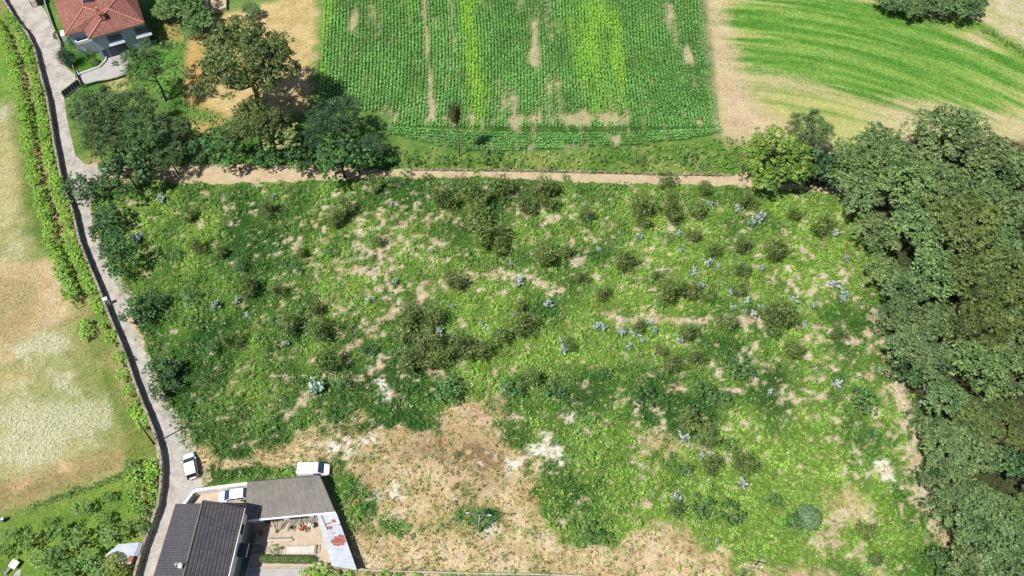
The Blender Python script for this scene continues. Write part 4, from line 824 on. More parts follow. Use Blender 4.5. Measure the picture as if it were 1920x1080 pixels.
# gate and panels between drive and lane
def panel_fence(name,pa,pb,h,n,label,mat='dark_blue',z=1.):
    a,b=np.array(G(*pa)),np.array(G(*pb)); t=root(name,a[0],a[1],0,math.atan2(b[1]-a[1],b[0]-a[0]),label,'gate'); L_=np.linalg.norm(b-a); w_=L_/n
    m=MB()
    for k in range(n): m.box(((k+.5)*w_,0,h/2+.1),(w_-.03,.05,h-.2))
    m.build('panel',mat,t); f=MB()
    for z_ in (.08,h+.05): f.box((L_/2,0,z_),(L_,.09,.08))
    f.build('rail','grey_metal',t)
    for x_ in (0,L_): q=MB(); q.box((x_,0,h/2),(.22,.22,h+.3)); q.build('gate_post','white_wall',t,bev=.02)
    return t
panel_fence('sliding_gate',(121,184),(152,160),1.6,6,'dark blue-grey sliding gate panel between the lane and the pines')
panel_fence('driveway_gate',(140,130),(152,158),.9,5,'low white-posted gate across the villa driveway','grey_metal')
x,y=G(70,4); t=root('carport',x,y,0,R(-62),'blue-grey carport roof over the lane at the top left','carport')
m=MB(); m.box((-1.2,0,2.3),(5.5,2.6,.1)); m.build('roof','blue_wall',t)
for a in (-3.6,1.2):
    for b in (-1.1,1.1): m=MB(); m.box((a,b,1.12),(.1,.1,2.24)); m.build('post','dark_metal',t)
m=MB()
for k in range(12): m.box((1.55,-1.2+k*.22,.7),(.04,.05,1.4))
m.box((1.55,0,1.42),(.06,2.6,.06)); m.build('railing','dark_metal',t)
# ---------------------------------------------------------------- the red-roofed villa
Ez=6.
def g3(u,v,z): p=G(u,v,z); return (p[0],p[1],z)
A_,B_,C_,D_=g3(121.7,66,Ez),g3(158,57.5,Ez),g3(165.8,73,Ez),g3(271.7,43.3,Ez)
NE,NW=g3(245,-36,Ez),g3(90,-34,Ez); R1,R2,VV=g3(157,14,8.4),g3(203,17,8.8),g3(186,22,8.1)
N1,N2,N3=g3(150,-22,8.4),g3(226,-12,8.3),g3(190,-50,Ez)
vx,vy=G(190,30); villa=root('villa',vx,vy,0,0,'red-tiled villa with white and blue-grey walls at the top left','house')
off=np.array((vx,vy,0))
def vb(): return MB(at=off)
m=vb()
def slope(pts,e0,e1): thick_panel(m,pts,.16,(e1[0]-e0[0],e1[1]-e0[1]))
slope([A_,R1,N1,NW],NW,A_); slope([A_,B_,VV,R1],A_,B_); slope([B_,C_,R2,VV],C_,R2); slope([C_,D_,R2],C_,D_); slope([D_,NE,N2,R2],D_,NE); slope([R1,VV,R2,N2,N1],N1,N2); slope([NE,N3,NW,N1,N2],NE,NW)
rf=m.build('roof','red_tile',villa)
for a,b in ((A_,R1),(C_,R2),(D_,R2),(R1,VV),(VV,R2),(R1,N1),(R2,N2)):
    m=vb(); k=12; m.tube([np.array(a)+(np.array(b)-np.array(a))*i/k+np.array((0,0,.05+.02*(i%2))) for i in range(k+1)],.13,6); m.build('ridge','ridge',rf,True)
cx=np.array(g3(191,29,8.6)); m=vb(); m.box(cx+np.array((0,0,-.1)),(.9,.8,1.3),.3); ch=m.build('chimney','ridge',rf); m=vb(); m.box(cx+np.array((0,0,.62)),(1.15,1.,.12),.3); m.box(cx+np.array((0,0,.75)),(.7,.6,.1),.3); m.build('chimney_cap','brick',rf)
cx=np.array(g3(182,18,8.8)); m=vb(); m.box(cx,(.5,.5,1.),.3); m.build('flue','ridge',rf); cx=np.array(g3(166,-2,8.4)); m=vb(); m.box(cx,(2.,1.6,.5),.25); m.build('skylight','dark_blue',rf)
foot=[A_[:2],B_[:2],C_[:2],D_[:2],NE[:2],N3[:2],NW[:2]]; ft=inset(foot,.55)
m=vb(); m.prism(ft,-.2,Ez-.16); m.build('wall','blue_wall',villa)
e=np.array(D_[:2])-np.array(C_[:2]); e/=np.linalg.norm(e); nS=np.array((e[1],-e[0])); c0=np.array(ft[2]); Lw=np.linalg.norm(np.array(ft[3])-c0); az=math.atan2(e[1],e[0])
def onw(t,z,d=0): p=c0+e*t+nS*d; return (p[0],p[1],z)
for t_,w_ in ((4.0,2.6),(9.4,2.6)):
    m=vb(); m.box(onw(t_,4.3,.06),(w_,.1,1.5),az); wn=m.build('window','dark_blue',villa)
    m=vb(); m.box(onw(t_,5.07,.08),(w_+.1,.12,.06),az); m.build('window_frame','blue_wall',wn)
    m=vb(); m.box(onw(t_,3.15,.45),(w_+.5,.9,.12),az); bl=m.build('balcony','blue_wall',villa)
    m=vb(); m.box(onw(t_,3.75,.86),(w_+.3,.05,.08),az); m.box(onw(t_,3.25,.93),(w_+.3,.05,.1),az); m.build('balcony_rail','white_wall',bl)
m=vb(); m.box(onw(3.6,1.15,.05),(3.6,.1,2.3),az); m.build('garage_door','dark_blue',villa)
m=vb(); m.box(onw(1.0,1.2,.05),(.9,.1,2.1),az); m.build('door','dark_blue',villa)
m=vb(); m.prism(W([(292,80),(272,83),(262,50),(268,44)]),-.1,1.6); m.build('side_terrace','dark_metal',villa)
bp=[G(136,63,3.6),G(145,83,3.6),G(178.5,73,3.6),G(168,50,3.6)]; m=vb(); m.prism([tuple(p) for p in bp],3.3,3.5); bal=m.build('terrace_floor','dark_blue',villa)
for a,b in ((0,1),(1,2)):
    m=vb(); p,q=bp[a],bp[b]; mid=(p+q)/2; m.box((mid[0],mid[1],3.75),(np.linalg.norm(q-p)+.2,.2,.7),math.atan2(q[1]-p[1],q[0]-p[0])); m.build('parapet','white_wall',bal)
m=vb(); m.prism(inset([tuple(p) for p in bp],.5),-.1,3.297); m.build('lower_wall','white_wall',villa)
m=vb(); m.prism(W([(148,90),(183,80),(190,97),(170,104),(150,100)]),.0,.12); m.build('porch_floor','cream',villa)
m=vb(); m.prism(W([(184,84),(187,82),(194,98),(190,100)],.6),-.1,.9); m.build('porch_wall','white_wall',villa)
m=vb(); m.prism(W([(112,58),(119,56),(121,66),(114,68)],2.4),-.1,2.4); m.build('side_wing','white_wall',villa)
# ---------------------------------------------------------------- the dark-roofed house by the lane
hx,hy=G(370,1010); house=root('long_house',hx,hy,0,0,'long house with dark slate roof and white walls beside the lane','house'); off=np.array((hx,hy,0))
Z1,Z2,Z3=5.8,7.7,5.9
P1,P2,P3=g3(329,944.7,Z1),g3(381,943.6,Z2),g3(380.8,939.6,Z2+.25); P4=g3(459,951,Z3)
Q1,Q2,Q3,Q4=g3(276,1118,Z1),g3(334.8,1118,Z2),g3(334.8,1118,Z2+.25),g3(419,1118,Z3)
m=vb(); thick_panel(m,[P1,P2,Q2,Q1],.15,(P1[0]-Q1[0],P1[1]-Q1[1])); m.build('left_roof','slate_flat',house)
m=vb(); thick_panel(m,[P3,P4,Q4,Q3],.18,(P4[0]-P3[0],P4[1]-P3[1])); m.build('right_roof','slate_pan',house)
m=vb(); m.tube([np.array(P3)+(np.array(Q3)-np.array(P3))*i/30+np.array((-.05,0,.06)) for i in range(31)],.11,6); m.build('ridge','ridge_grey' if 'ridge_grey' in M else 'grey_sheet',house,True)
m=vb(); m.tube([np.array(P4)+np.array((.05,-.1,-.1)),np.array(Q4)+np.array((.05,0,-.1))],.09,6); m.build('gutter','white_wall',house,True)
m=vb(); m.tube([np.array(P3)+np.array((0,.05,.04)),np.array(P4)+np.array((0,.05,.04))],.1,6); m.build('verge_tiles','slate_flat',house,True)
ft=inset([P1[:2],P2[:2],P4[:2],Q4[:2],Q1[:2]],.35)
m=vb(); m.prism(ft,-.2,[Z1-.2,Z2-.3,Z3-.25,Z3-.25,Z1-.2] if True else 4); m.build('wall','white_wall',house)
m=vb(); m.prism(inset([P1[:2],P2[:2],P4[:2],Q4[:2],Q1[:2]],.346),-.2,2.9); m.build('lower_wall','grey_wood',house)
# east wall fittings
a=np.array(ft[2]); b=np.array(ft[3]); e=(b-a)/np.linalg.norm(b-a); nE=np.array((-e[1],e[0])); 
if nE[0]<0: nE=-nE
az=math.atan2(e[1],e[0])
def one(t,z,d=0): p=a+e*t+nE*d; return (p[0],p[1],z)
for t_ in (2.2,9.4):
    m=vb(); m.box(one(t_,4.4,.03),(1.3,.08,1.2),az); wn=m.build('window','glass',house); m=vb(); m.box(one(t_,3.75,.1),(1.5,.2,.08),az); m.build('window_sill','stone_pale',wn)
m=vb(); m.box(one(4.6,1.05,.03),(1.,.08,2.1),az); m.build('door','dark_blue',house)
m=vb(); m.box(one(4.9,3.6,.75),(1.9,1.4,.08),az); m.build('awning','dark_blue',house)
m=vb(); c_=np.array(g3(339,1062,Z2+.3)); m.tube([c_,c_+np.array((0,0,1.3))],.035,5); m.tube([c_+np.array((-.5,0,1.2)),c_+np.array((.5,.1,1.2))],.03,4); m.tube([c_+np.array((-.25,-.3,1.2)),c_+np.array((-.25,.3,1.2))],.03,4); m.tube([c_+np.array((.25,-.3,1.2)),c_+np.array((.25,.3,1.2))],.03,4); m.box(c_+np.array((0,0,.15)),(.5,.5,.5)); m.build('aerial_mast','white_wall',house)
# entrance court
ct=sheet('entrance_court',W([(352,946),(368,918),(463,906),(475,955),(470,975),(330,960)]),.04,'cream'); ct['kind']='structure'
ra=sheet('court_ramp',W([(336,946),(352,908),(372,912),(360,948)]),.046,'concrete'); ra['kind']='structure'
strip_wall('court_wall',[(366,922),(400,917),(463,909)],.42,1.7,'white_wall','thick white wall along the far side of the entrance court',side=-1)
strip_wall('court_wall',[(345,948),(366,921)],.35,1.1,'white_wall','short white wall stub at the mouth of the entrance court',side=-1)
t=panel_fence('court_gate',(354,952),(371,929),1.5,4,'grey slatted gate at the entrance court','grey_metal')
# ---------------------------------------------------------------- grey warehouse
gx,gy=G(540,930); off=np.array((gx,gy,0)); wh=root('warehouse',gx,gy,0,0,'low warehouse with plain grey sheet roof behind the white van','warehouse')
T=[g3(463.4,903.2,2.7),g3(599.7,891,2.7),g3(629.5,960.7,2.45),g3(460,976.7,2.45)]
m=vb(); thick_panel(m,T,.14,(T[1][0]-T[0][0],T[1][1]-T[0][1])); rfw=m.build('roof','grey_sheet',wh)
for k in range(1,12):
    f=k/12; p=np.array(T[0])+(np.array(T[1])-np.array(T[0]))*f; q=np.array(T[3])+(np.array(T[2])-np.array(T[3]))*f; m=vb(); m.tube([p+np.array((0,0,.01)),q+np.array((0,0,.01))],.013,4); m.build('roof_seam','grey_sheet',rfw)
for i,j,w_ in ((3,2,.14),(1,2,.08),(0,1,.06)):
    m=vb(); m.tube([np.array(T[i])+np.array((0,0,-.02)),np.array(T[j])+np.array((0,0,-.02))],w_,6); m.build('fascia','white_wall' if i==3 else 'dark_metal',wh)
ftw=inset([p[:2] for p in T],.3); m=vb(); m.prism(ftw,-.2,2.28); m.build('wall','white_wall',wh)
m=vb(); a=np.array(ftw[3]); b=np.array(ftw[2]); e=(b-a)/np.linalg.norm(b-a); az=math.atan2(e[1],e[0])
for k in range(3): c_=a+e*(3.2+k*3.6)+np.array((e[1],-e[0]))*.05; m=vb(); m.box((c_[0],c_[1],1.0),(2.6,.08,1.9),az); m.build('shed_door','dark_metal',wh)
# lean-to with rusting sheets
lx,ly=G(625,1010); off=np.array((lx,ly,0)); lt=root('lean_to',lx,ly,0,0,'narrow lean-to roofed in pale rusting sheets beside the courtyard','shed')
U=[g3(594,966,2.15),g3(631,962,2.3),g3(669.5,1069,2.3),g3(622,1061,2.1)]
m=vb(); thick_panel(m,U,.07,(U[3][0]-U[0][0],U[3][1]-U[0][1])); lr=m.build('roof','blue_sheet',lt)
def onroof(s,q): 
    a=np.array(U[0])+(np.array(U[3])-np.array(U[0]))*q; b=np.array(U[1])+(np.array(U[2])-np.array(U[1]))*q; return a+(b-a)*s
def patch(poly,mat='rust',nm='rust_patch'):
    m=vb(); m.add([onroof(s,q)+np.array((0,0,.025)) for s,q in poly]+[onroof(s,q)+np.array((0,0,.004)) for s,q in poly],[tuple(range(len(poly)))]+[(i,(i+1)%len(poly),len(poly)+(i+1)%len(poly),len(poly)+i) for i in range(len(poly))]); m.build(nm,mat,lr)
patch([(.28,.50),(.48,.46),(.50,.42),(.72,.42),(.74,.38),(.97,.40),(.97,.52),(.85,.53),(.84,.575),(.62,.58),(.6,.60),(.34,.59),(.34,.55),(.27,.54)])
patch([(.32,.24),(.55,.22),(.58,.27),(.38,.30)]); patch([(.62,.12),(.8,.10),(.84,.155),(.7,.17)]); patch([(.9,.20),(1.,.19),(1.,.225),(.92,.23)]); patch([(.42,.37),(.62,.35),(.62,.36),(.43,.38)]); patch([(.3,.18),(.62,.15),(.62,.165),(.32,.20)])
for k in range(1,9):
    m=vb(); m.tube([onroof(0,k/9)+np.array((0,0,.03)),onroof(1,k/9)+np.array((0,0,.03))],.022,4); m.build('sheet_lap','blue_sheet',lr)
ftl=inset([p[:2] for p in U],.25); m=vb(); m.prism(ftl,-.2,2.0); m.build('wall','stone_pale',lt)
m=MB(); p0=onroof(.22,.02); p1=onroof(.3,.3); m.tube([p0+np.array((0,0,.1)),p1+np.array((0,0,.1))],.06,5); tag(m.build('timber_beam','wood'),'dark beam lying on the rusting lean-to roof','beam')
# ---------------------------------------------------------------- courtyard
def at(o,u,v,z=0,rz=0): x,y=G(u,v,z); o.location=(x,y,z); o.rotation_euler=(0,0,rz); return o
def slab(name,u,v,d,mat,label,cat,rz=0,z=0,bev=.02):
    m=MB(); m.box((0,0,d[2]/2),d); o=m.build(name,mat,bev=bev); at(o,u,v,z,rz); return tag(o,label,cat)
yd=sheet('yard_paving',W([(474,980),(596,967),(625,1062),(470,1064)]),.03,'cream'); yd['kind']='structure'
yp=sheet('lower_paving',W([(466,1066),(570,1062),(575,1110),(455,1110)]),.034,'concrete'); yp['kind']='structure'
strip_wall('yard_kerb',[(466,1064),(520,1063),(600,1063),(622,1064)],.18,.3,'stone_pale','low kerb wall along the lower edge of the courtyard',side=1)
strip_wall('path_wall',[(473,1040),(466,1066),(455,1100)],.2,.6,'concrete','low grey wall beside the white house wall',side=1)
rr_=random.Random(4)
def pole(u,v,L_,rz,z,mat,label,r=.05,name='timber_pole',cat='pole'):
    m=MB(); m.tube([(-L_/2,0,0),(L_/2,0,.04)],[r,r*.8],6); o=m.build(name,mat); x,y=G(u,v,z); o.location=(x,y,z); o.rotation_euler=(0,rr_.uniform(-.05,.05),rz); tag(o,label,cat); return o
words=['thin','long','bent','grey','short','pale','dark','weathered']
for i in range(18):
    pole(500+i*5.6,978+rr_.uniform(-3,6),2.4+rr_.random(),R(rr_.choice((100,118,75,135,60))),.15+.07*i%.4,('wood','grey_wood','wood_pale')[i%3],'%s timber in the heap below the warehouse, %s from the left'%(('brown','grey','pale')[i%3],ordinal(i+1)),.06)
for i in range(5): pole(556+i*4,972+i*1.6,4.2,R(4+i),.2+.08*i,'grey_metal','grey metal pipe in the stack against the warehouse wall, %s from the wall'%ordinal(i+1),.05,'metal_pipe','pipe')
for i,(u,v,w_,d_,h_,mt,nm,lb) in enumerate([(558,988,.9,.5,.35,'wood_pale','wooden_crate','pale open crate in the middle of the courtyard heap'),(566,992,.5,.5,.3,'brick','brick_stack','small stack of terracotta bricks in the courtyard heap'),(574,990,.7,.4,.35,'rust','rusty_box','rusty metal box in the courtyard heap'),(583,986,.8,.5,.3,'white_wall','white_box','white box at the right end of the courtyard heap'),(549,990,.5,.4,.4,'black','black_crate','black crate at the foot of the timber heap'),(590,985,.6,.6,.4,'dark_metal','metal_drum_stand','dark metal stand beside the lean-to wall')]):
    m=MB(); m.box((0,0,.04),(w_,d_,.06))
    for sx,sy,a_,b_ in ((0,d_/2,w_,.05),(0,-d_/2,w_,.05),(w_/2,0,.05,d_-.06),(-w_/2,0,.05,d_-.06)): m.box((sx,sy,h_/2+.05),(a_,b_,h_))
    if 'stack' in nm or 'white' in nm: m.box((0,0,h_/2+.1),(w_-.12,d_-.12,h_))
    o=m.build(nm,mt,bev=.01); at(o,u,v,.03,rr_.uniform(-.5,.5)); tag(o,lb,nm.split('_')[-1])
# plank bench, covered stack, planks in shade
m=MB(); m.box((0,0,.35),(3.6,.28,.06)); o=m.build('plank','wood_pale'); x,y=G(526,1014); bn_=root('plank_bench',x,y,0,R(2),'long pale plank laid on blocks in the courtyard','bench'); o.parent=bn_
m=MB(); m.box((0,.3,.3),(3.2,.2,.05)); m.build('plank','grey_wood',bn_)
for s in (-1.3,1.3): m=MB(); m.box((s,.1,.14),(.25,.7,.28)); m.build('leg','stone_pale',bn_)
x,y=G(566,1032); st=root('covered_stack',x,y,0,R(2),'long stack covered with a pale tarpaulin in the courtyard','stack')
m=MB(); m.box((0,0,.3),(4.,1.05,.6)); m.build('boards','wood',st)
gx_=np.linspace(-2.15,2.15,24); gy_=np.linspace(-.65,.65,9); vs=[(a,b,.66+.05*vn(a*3,b*3,9)-(.45 if abs(b)>.6 or abs(a)>2.1 else 0)) for b in gy_ for a in gx_]; m=MB(); m.add(vs,[(j*24+i,j*24+i+1,(j+1)*24+i+1,(j+1)*24+i) for j in range(8) for i in range(23)]); m.build('tarpaulin','tarp',st,True)
m=MB(); m.tube([(2.25,-.5,.0),(2.3,-.5,.75),(2.3,.5,.75),(2.25,.5,.0)],.05,5); m.build('frame','dark_metal',st)
plant('yard_bush','greenb1',515,1031,11,.7,'small spiky green bush beside the courtyard hedge','bush',tint=(1.3,1.3,.9))
hl=Leaves(); n=5200; rg=np.random.default_rng(5); d=unit(rg.normal(size=(n,3))); d[:,2]=abs(d[:,2]); xx=rg.uniform(-3.9,3.9,n); endc=np.clip((np.abs(xx)-3.4)/.5,0,1)
P_=np.stack([xx,d[:,1]*.62*(1-.5*endc**2),.35+d[:,2]*.75*(1-.3*endc)],-1)*rg.uniform(.9,1.05,(n,1)); hl.add(P_,unit(d*np.array((.2,1,1))+rg.normal(size=(n,3))*.4),.15,.1,(lin((58,88,38))+(lin((122,142,76))-lin((58,88,38)))*rg.random((n,1)))*KL,None,rg)
o=link(bpy.data.objects.new('clipped_hedge',hl.mesh('clipped_hedge'))); at(o,541,1050,0,R(-1)); tag(o,'long clipped hedge along the lower side of the courtyard','hedge')
for i,(u,v) in enumerate([(484,1018),(487,1030),(490,1000)]):
    m=MB(); m.tube([(0,0,0),(0,0,.5),(0,0,.55),(0,0,.56)],[.3,.36,.36,.3],14); o=m.build('plant_pot',('stone_pale','grey_wood','brick')[i],smooth=True); at(o,u,v); tag(o,('pale round tub in the shaded strip of the courtyard','grey round tub near the yard bush in the shade','terracotta tub nearest the warehouse in the shaded strip')[i],'tub')
for i,(u,v) in enumerate([(466,1005),(466,1014),(463,1024),(468,998),(460,1036),(455,1050),(452,1062)]):
    plant('potted_plant','greenb%d'%(1+i%3),u+8,v,4.5,.4,'dark potted plant','pot plant','potted plants along the white house wall','along the white house wall',(.7,.75,.7),parts=False)
    PENDING.pop()[0]['label']='dark potted plant along the white house wall, %s from the warehouse'%ordinal(1+[3,0,1,2,4,5,6].index(i) if False else i+1)
for i in range(4): pole(494-i*1.5,1026+i*3,1.8,R(3),.25,'grey_metal','pale metal tube on the rack left of the yard bush, %s from the top'%ordinal(i+1),.04,'metal_tube','tube')
for i,(u,v,r) in enumerate([(575,1076,12),(600,1070,16),(625,1078,12),(650,1080,10),(690,1080,9),(720,1078,10),(745,1082,9),(590,1084,10),(780,1081,8)]):
    plant('border_shrub',pick('vine',i,2),u,v,r,1.,'bright leafy shrub below the low boundary wall, %s'%('%s from the left'%ordinal(i+1)),'shrub','bright shrubs along the bottom edge',tint=(1.,1.05,.9))
# ---------------------------------------------------------------- garden shed, table, barrel
sx,sy=G(232,1036); off=np.array((sx,sy,0)); sh=root('garden_shed',sx,sy,0,0,'small tin-roofed shed against the lower garden wall','shed')
S_=[g3(196,1043,1.8),g3(222,1020,1.95),g3(261,1017,1.95),g3(246,1056,1.8),g3(226,1060,1.8),g3(204,1048,1.8)]
m=vb(); thick_panel(m,S_,.08,(1,0)); sr=m.build('roof','blue_sheet',sh); fs_=inset([p[:2] for p in S_],.2); m=vb(); m.prism(fs_,-.2,1.65); m.build('wall','stone_pale',sh)
m=vb(); pr_=[g3(243,1042,1.9),g3(251,1043,1.9),g3(246,1055,1.84),g3(238,1053,1.84)]; thick_panel(m,[(p[0],p[1],p[2]+.06) for p in pr_],.04,(1,0)); m.build('red_sheet','rust',sr)
m=vb(); a,b=np.array(g3(261,1017,1.9)),np.array(g3(252,1042,1.85)); m.add([a,b,b+np.array((.42,0,-.3)),a+np.array((.42,0,-.3)),a-np.array((0,0,.05)),b-np.array((0,0,.05)),b+np.array((.42,0,-.35)),a+np.array((.42,0,-.35))],[(0,1,2,3),(7,6,5,4),(0,4,5,1),(1,5,6,2),(2,6,7,3),(3,7,4,0)]); m.build('side_sheet','blue_wall',sr)
x,y=G(31,1060); tb=root('garden_table',x,y,0,R(-25),'square white garden table on the lawn','table'); m=MB(); m.box((0,0,.74),(1.1,1.1,.06)); m.build('tabletop','white_wall',tb,bev=.01)
for a in (-.42,.42):
    for b in (-.42,.42): m=MB(); m.tube([(a,b,0),(a,b,.71)],.04,5); m.build('leg','grey_metal',tb)
x,y=G(19,1069); bc=root('garden_bench',x,y,0,R(60),'low grey bench beside the white garden table','bench'); m=MB(); m.box((0,0,.42),(1.5,.4,.06)); m.build('seat','grey_wood',bc)
for a in (-.6,.6): m=MB(); m.box((a,0,.2),(.08,.36,.39)); m.build('leg','grey_wood',bc)
gp=sheet('garden_path',W([(22,1085),(30,1072),(40,1066),(38,1078),(28,1110)]),.02,'concrete'); gp['kind']='structure'
x,y=G(10,976); br=root('blue_barrel',x,y,0,0,'blue plastic barrel at the edge of the lower garden','barrel'); m=MB(); m.tube([(0,0,0),(0,0,.05),(0,0,.3),(0,0,.5),(0,0,.75),(0,0,.88),(0,0,.9)],[.26,.29,.31,.3,.31,.28,.25],16); m.build('drum','blue_plastic',br,True)
m=MB(); m.tube([(0,0,.9),(0,0,.93)],[.2,.2],12); m.build('lid','white_wall',br)
x,y=G(205,571); m=MB(); m.box((0,0,.9),(.55,.45,1.8)); m.box((0,0,1.85),(.75,.62,.14)); m.tube([(0,0,1.92),(0,0,2.15)],[.2,.08],6); o=m.build('stone_pillar','white_wall',bev=.03); o.location=(x,y,0); o.rotation_euler=(0,0,.5); tag(o,'pale capped stone pillar standing at the wall halfway along the lane','pillar')
# ---------------------------------------------------------------- vehicles
def loft(mb,secs):
    """secs: list of rings (lists of points)"""
    n=len(secs[0]); vs=[p for s in secs for p in s]; fs=[]
    for i in range(len(secs)-1):
        for k in range(n): q=(k+1)%n; fs.append((i*n+k,i*n+q,(i+1)*n+q,(i+1)*n+k))
    fs+=[tuple(range(n))[::-1],tuple((len(secs)-1)*n+k for k in range(n))]; mb.add(vs,fs)
def wheels(t,xs_,hw,r=.33):
    for x_ in xs_:
        for s in (-1,1):
            m=MB(); m.tube([(x_,s*(hw-.2),r),(x_,s*(hw-.01),r)],[r,r],18); ty=m.build('tyre','tyre')
            w_=root('wheel',0,0,0); w_.parent=t; ty.parent=w_; m=MB(); m.tube([(x_,s*(hw-.015),r),(x_,s*(hw+.012),r)],[r*.64,r*.58],14); m.build('rim','rim',w_)
def car(u,v,rz,label,L_=4.35,Wd=1.78,H_=1.5,suv=0.,name='parked_car'):
    x,y=G(u,v,.7); t=root(name,x,y,0.03,rz,label,'car','parked white vehicles'); h=L_/2; hw=Wd/2
    def ring(x_,w_,zb,zt,cr=.12): return [(x_,-w_,zb),(x_,-w_,zt-cr),(x_,-w_*.86,zt),(x_,0,zt+.03),(x_,w_*.86,zt),(x_,w_,zt-cr),(x_,w_,zb),(x_,w_*.8,zb-.08),(x_,-w_*.8,zb-.08)]
    m=MB(); prof=[(-h,.66,.45,.72),(-h+.08,.84,.32,.90),(-h+.3,.95,.26,.98),(-h+.8,1.,.24,1.0),(-.6,1.,.24,.98),(.5,1.,.24,.97),(h-1.25,1.,.24,.94),(h-.7,.97,.24,.86),(h-.3,.9,.26,.76),(h-.08,.78,.32,.66),(h,.6,.42,.56)]
    loft(m,[ring(a,w_*hw,zb,zt) for a,w_,zb,zt in prof]); body=m.build('body','white_paint',t,True); sb=body.modifiers.new('round','SUBSURF'); sb.levels=sb.render_levels=1
    m=MB(); xr=-h+.12+suv; xt0=-h+.5; xt1=.25; xf=h-1.0
    def cr_(x_,w_,z): return (x_,-w_,z),(x_,w_,z)
    zb,zt=.93,H_; wb,wt=hw*.92,hw*.83
    v_=[(xr,-wb,zb),(xf,-wb,zb),(xf,wb,zb),(xr,wb,zb),(xt0,-wt,zt),(xt1,-wt,zt),(xt1,wt,zt),(xt0,wt,zt),(xt0+.7,-wt,zt+.05),(xt0+.7,wt,zt+.05)]
    m.add(v_,[(0,1,5,8,4),(2,3,7,9,6),(1,2,6,5),(3,0,4,7),(4,8,9,7),(8,5,6,9)]); cab=m.build('cabin','white_paint',t,bev=.07)
    def quad(a,b,c,d,nm,mat='glass',out=.025,sh=.1):
        P=[np.array(q,float) for q in (a,b,c,d)]; ctr=sum(P)/4; nn=np.cross(P[1]-P[0],P[3]-P[0]); nn/=np.linalg.norm(nn)
        if nn@(ctr-np.array((0,0,1.0)))<0: nn=-nn
        P=[p+(ctr-p)*sh+nn*out for p in P]; m=MB(); m.add(P+[p-nn*.02 for p in P],[(0,1,2,3),(7,6,5,4)]+[(i,(i+1)%4,4+(i+1)%4,4+i) for i in range(4)]); return m.build(nm,mat,t)
    quad(v_[1],v_[2],v_[6],v_[5],'windscreen','glass_blue',.03,.06); quad(v_[3],v_[0],v_[4],v_[7],'rear_window','glass',.03,.08)
    for s,(a,b,c,d) in ((-1,(v_[0],v_[1],v_[5],v_[4])),(1,(v_[3],v_[2],v_[6],v_[7]))):
        a,b,c,d=[np.array(q) for q in (a,b,c,d)]; mb_=(a+b)/2; mt=(c+d)/2
        quad(a,mb_,mt,d,'side_window','glass',.03,.1); quad(mb_,b,c,mt,'side_window','glass',.03,.1)
    for s in (-1,1):
        m=MB(); m.box((h-.22,s*hw*.66,.68),(.3,.36,.13),-s*.35); m.build('headlight','lamp',t,bev=.02); m=MB(); m.box((-h+.1,s*hw*.7,.8),(.2,.3,.2)); m.build('tail_light','red_lamp',t,bev=.02)
        m=MB(); m.box((xf-.35,s*(hw+.09),1.),(.16,.2,.14)); m.build('mirror','white_paint',t,bev=.03)
    m=MB(); m.box((h-.08,0,.36),(.2,Wd*.66,.14)); m.build('bumper','black',t,bev=.03)
    wheels(t,(-h+.82,h-.86),hw); return t
car(357,873,math.atan2(.87,-.34)+.0,'white hatchback parked on the lane beside the scrub',4.3,1.8,1.5)
car(436.5,929,R(180+7),'white saloon car parked inside the entrance court',4.3,1.75,1.42)
def van(u,v,rz,label):
    x,y=G(u,v,.8); t=root('white_van',x,y,0.02,rz,label,'van','parked white vehicles'); hw=.92; 
    m=MB()
    def rg_(x_,w_,zb,zt,tw=.9): return [(x_,-w_,zb),(x_,-w_,zb+(zt-zb)*.62),(x_,-w_*tw,zt-.05),(x_,-w_*(tw-.1),zt),(x_,w_*(tw-.1),zt),(x_,w_*tw,zt-.05),(x_,w_,zb+(zt-zb)*.62),(x_,w_,zb)]
    loft(m,[rg_(-2.3,hw*.97,.35,1.86),rg_(-2.2,hw,.3,1.9),rg_(.55,hw,.3,1.92),rg_(.75,hw,.3,1.9)]); m.build('body','white_paint',t,bev=.03)
    m=MB(); loft(m,[rg_(.752,hw,.3,1.86),rg_(1.45,hw,.3,1.16,.93),rg_(1.9,hw*.97,.3,1.02,.93),rg_(2.2,hw*.86,.34,.86,.93),rg_(2.32,hw*.7,.4,.7,.93)]); m.build('bonnet','white_paint',t,bev=.03)
    a=[(.79,-hw*.8,1.86),(.79,hw*.8,1.86),(1.46,hw*.84,1.19),(1.46,-hw*.84,1.19)]; m=MB(); m.add(a+[(p[0],p[1],p[2]-.02) for p in a],[(0,1,2,3),(7,6,5,4)]+[(i,(i+1)%4,4+(i+1)%4,4+i) for i in range(4)])
    o=m.build('windscreen','glass_blue',t); o.location=(.04,0,.05)
    for s in (-1,1):
        m=MB(); m.box((.6,s*(hw-.02),1.42),(1.,.05,.42)); m.build('side_window','glass',t); m=MB(); m.box((1.05,s*(hw+.13),1.2),(.14,.24,.24)); m.build('mirror','black',t,bev=.03)
        m=MB(); m.box((2.1,s*hw*.72,.78),(.3,.3,.14),-s*.3); m.build('headlight','lamp',t,bev=.02); m=MB(); m.box((-.8,s*(hw+.005),.95),(2.2,.03,.06)); m.build('side_strip','black',t); m=MB(); m.box((-2.28,s*hw*.9,1.1),(.08,.12,.5)); m.build('tail_light','red_lamp',t)
    m=MB(); m.box((2.28,0,.45),(.22,1.5,.24)); m.build('bumper','black',t,bev=.04); wheels(t,(-1.5,1.4),hw,.34); return t
van(589,881,R(1.5),'white panel van parked on dry grass behind the warehouse')
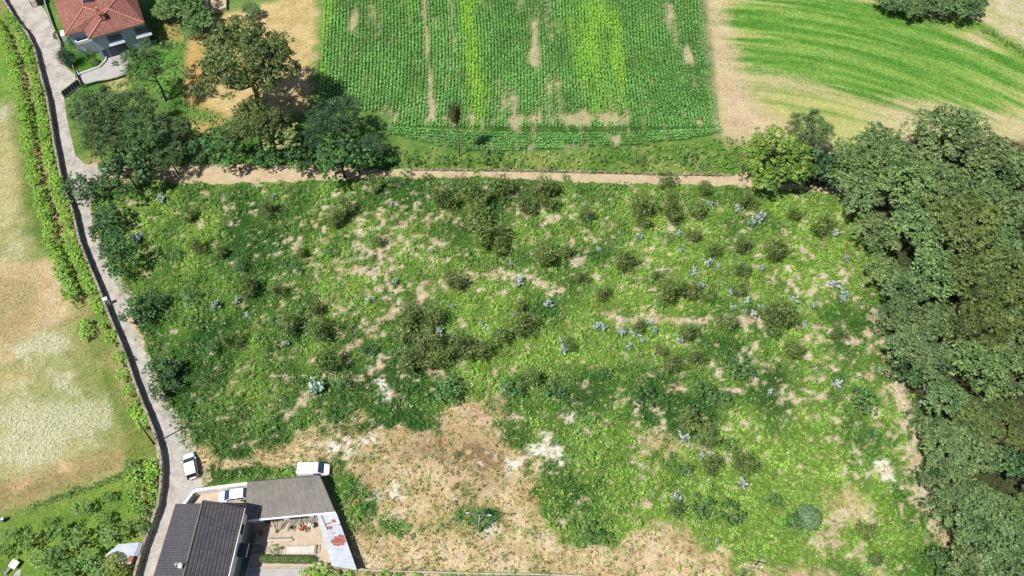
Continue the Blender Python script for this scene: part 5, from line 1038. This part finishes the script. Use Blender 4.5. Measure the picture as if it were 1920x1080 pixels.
# ---------------------------------------------------------------- posts
x,y=G(899.5,998); t=root('lamp_post',x,y,0,0,'pale double-armed lamp post standing in the dry grass','lamp post'); m=MB(); m.tube([(0,0,-.2),(0,0,4),(.25,0,8.6)],[.12,.1,.07],8); m.build('pole','concrete',t,True)
m=MB(); m.tube([(-1.2,.25,8.75),(-.4,.1,8.7),(.25,0,8.55)],.05,5); m.tube([(.25,0,8.55),(1.5,-.05,8.5)],.05,5); m.build('arm','grey_metal',t)
for a,b in ((-1.3,.27),(1.6,-.05)): m=MB(); m.box((a,b,8.65),(.55,.2,.12)); m.build('lamp_head','lamp',t,bev=.03)
x,y=G(289,833); t=root('utility_pole',x,y,0,0,'leaning dark wooden utility pole beside the road wall','utility pole'); tx,ty=G(260,792,8.3); m=MB(); m.tube([(0,0,-.2),((tx-x)/2,(ty-y)/2,4.15),(tx-x,ty-y,8.3)],[.13,.11,.09],8); m.build('pole','bark_dark',t,True)
m=MB(); m.tube([(tx-x-.5,ty-y+.1,8.1),(tx-x+.5,ty-y-.1,8.1)],.05,5); m.build('crossarm','grey_metal',t)
x,y=G(1388,1083); t=root('utility_pole',x,y,0,0,'utility pole with pale insulator arms at the bottom edge of the scrub','utility pole'); m=MB(); m.tube([(0,0,-.2),(.4,.1,6.8)],[.16,.1],8); m.build('pole','grey_wood',t,True)
m=MB(); m.tube([(-.9,.3,6.5),(.4,.1,6.5),(1.3,-.1,6.5)],.07,5); m.build('crossarm','stone_pale',t)
for a,b in ((-.9,.3),(.2,.14),(1.25,-.1)): m=MB(); m.tube([(a,b,6.55),(a,b,6.85)],[.1,.07],8); m.build('insulator','white_wall',t)
# dead tree at the wood's edge
x,y=G(1815,822); t=root('dead_tree',x,y,0,.3,'bare grey dead tree leaning out of the woodland','dead tree'); m=MB(); m.tube([(0,0,0),(1,.8,3),(2,2,7.)],[.22,.15,.06],6); m.build('trunk','bark_pale',t,True); rg=np.random.default_rng(8)
for k in range(26):
    f=rg.uniform(.3,1); b=np.array((2*f,2*f,7*f)); e2=b+rg.normal(size=3)*np.array((1.5,1.2,.6))+np.array((.8,.8,1.)); 
    m=MB(); m.tube([b,(b+e2)/2+rg.normal(size=3)*.15,e2],[.07,.045,.015],4)
    for q in range(3): m.tube([(b+e2)/2,e2+rg.normal(size=3)*.6],[.03,.01],3)
    m.build('limb','bark_pale',t)
for u,v,a in ((1740,494,1.0),(1772,616,.9),(1860,520,.9)):
    pass
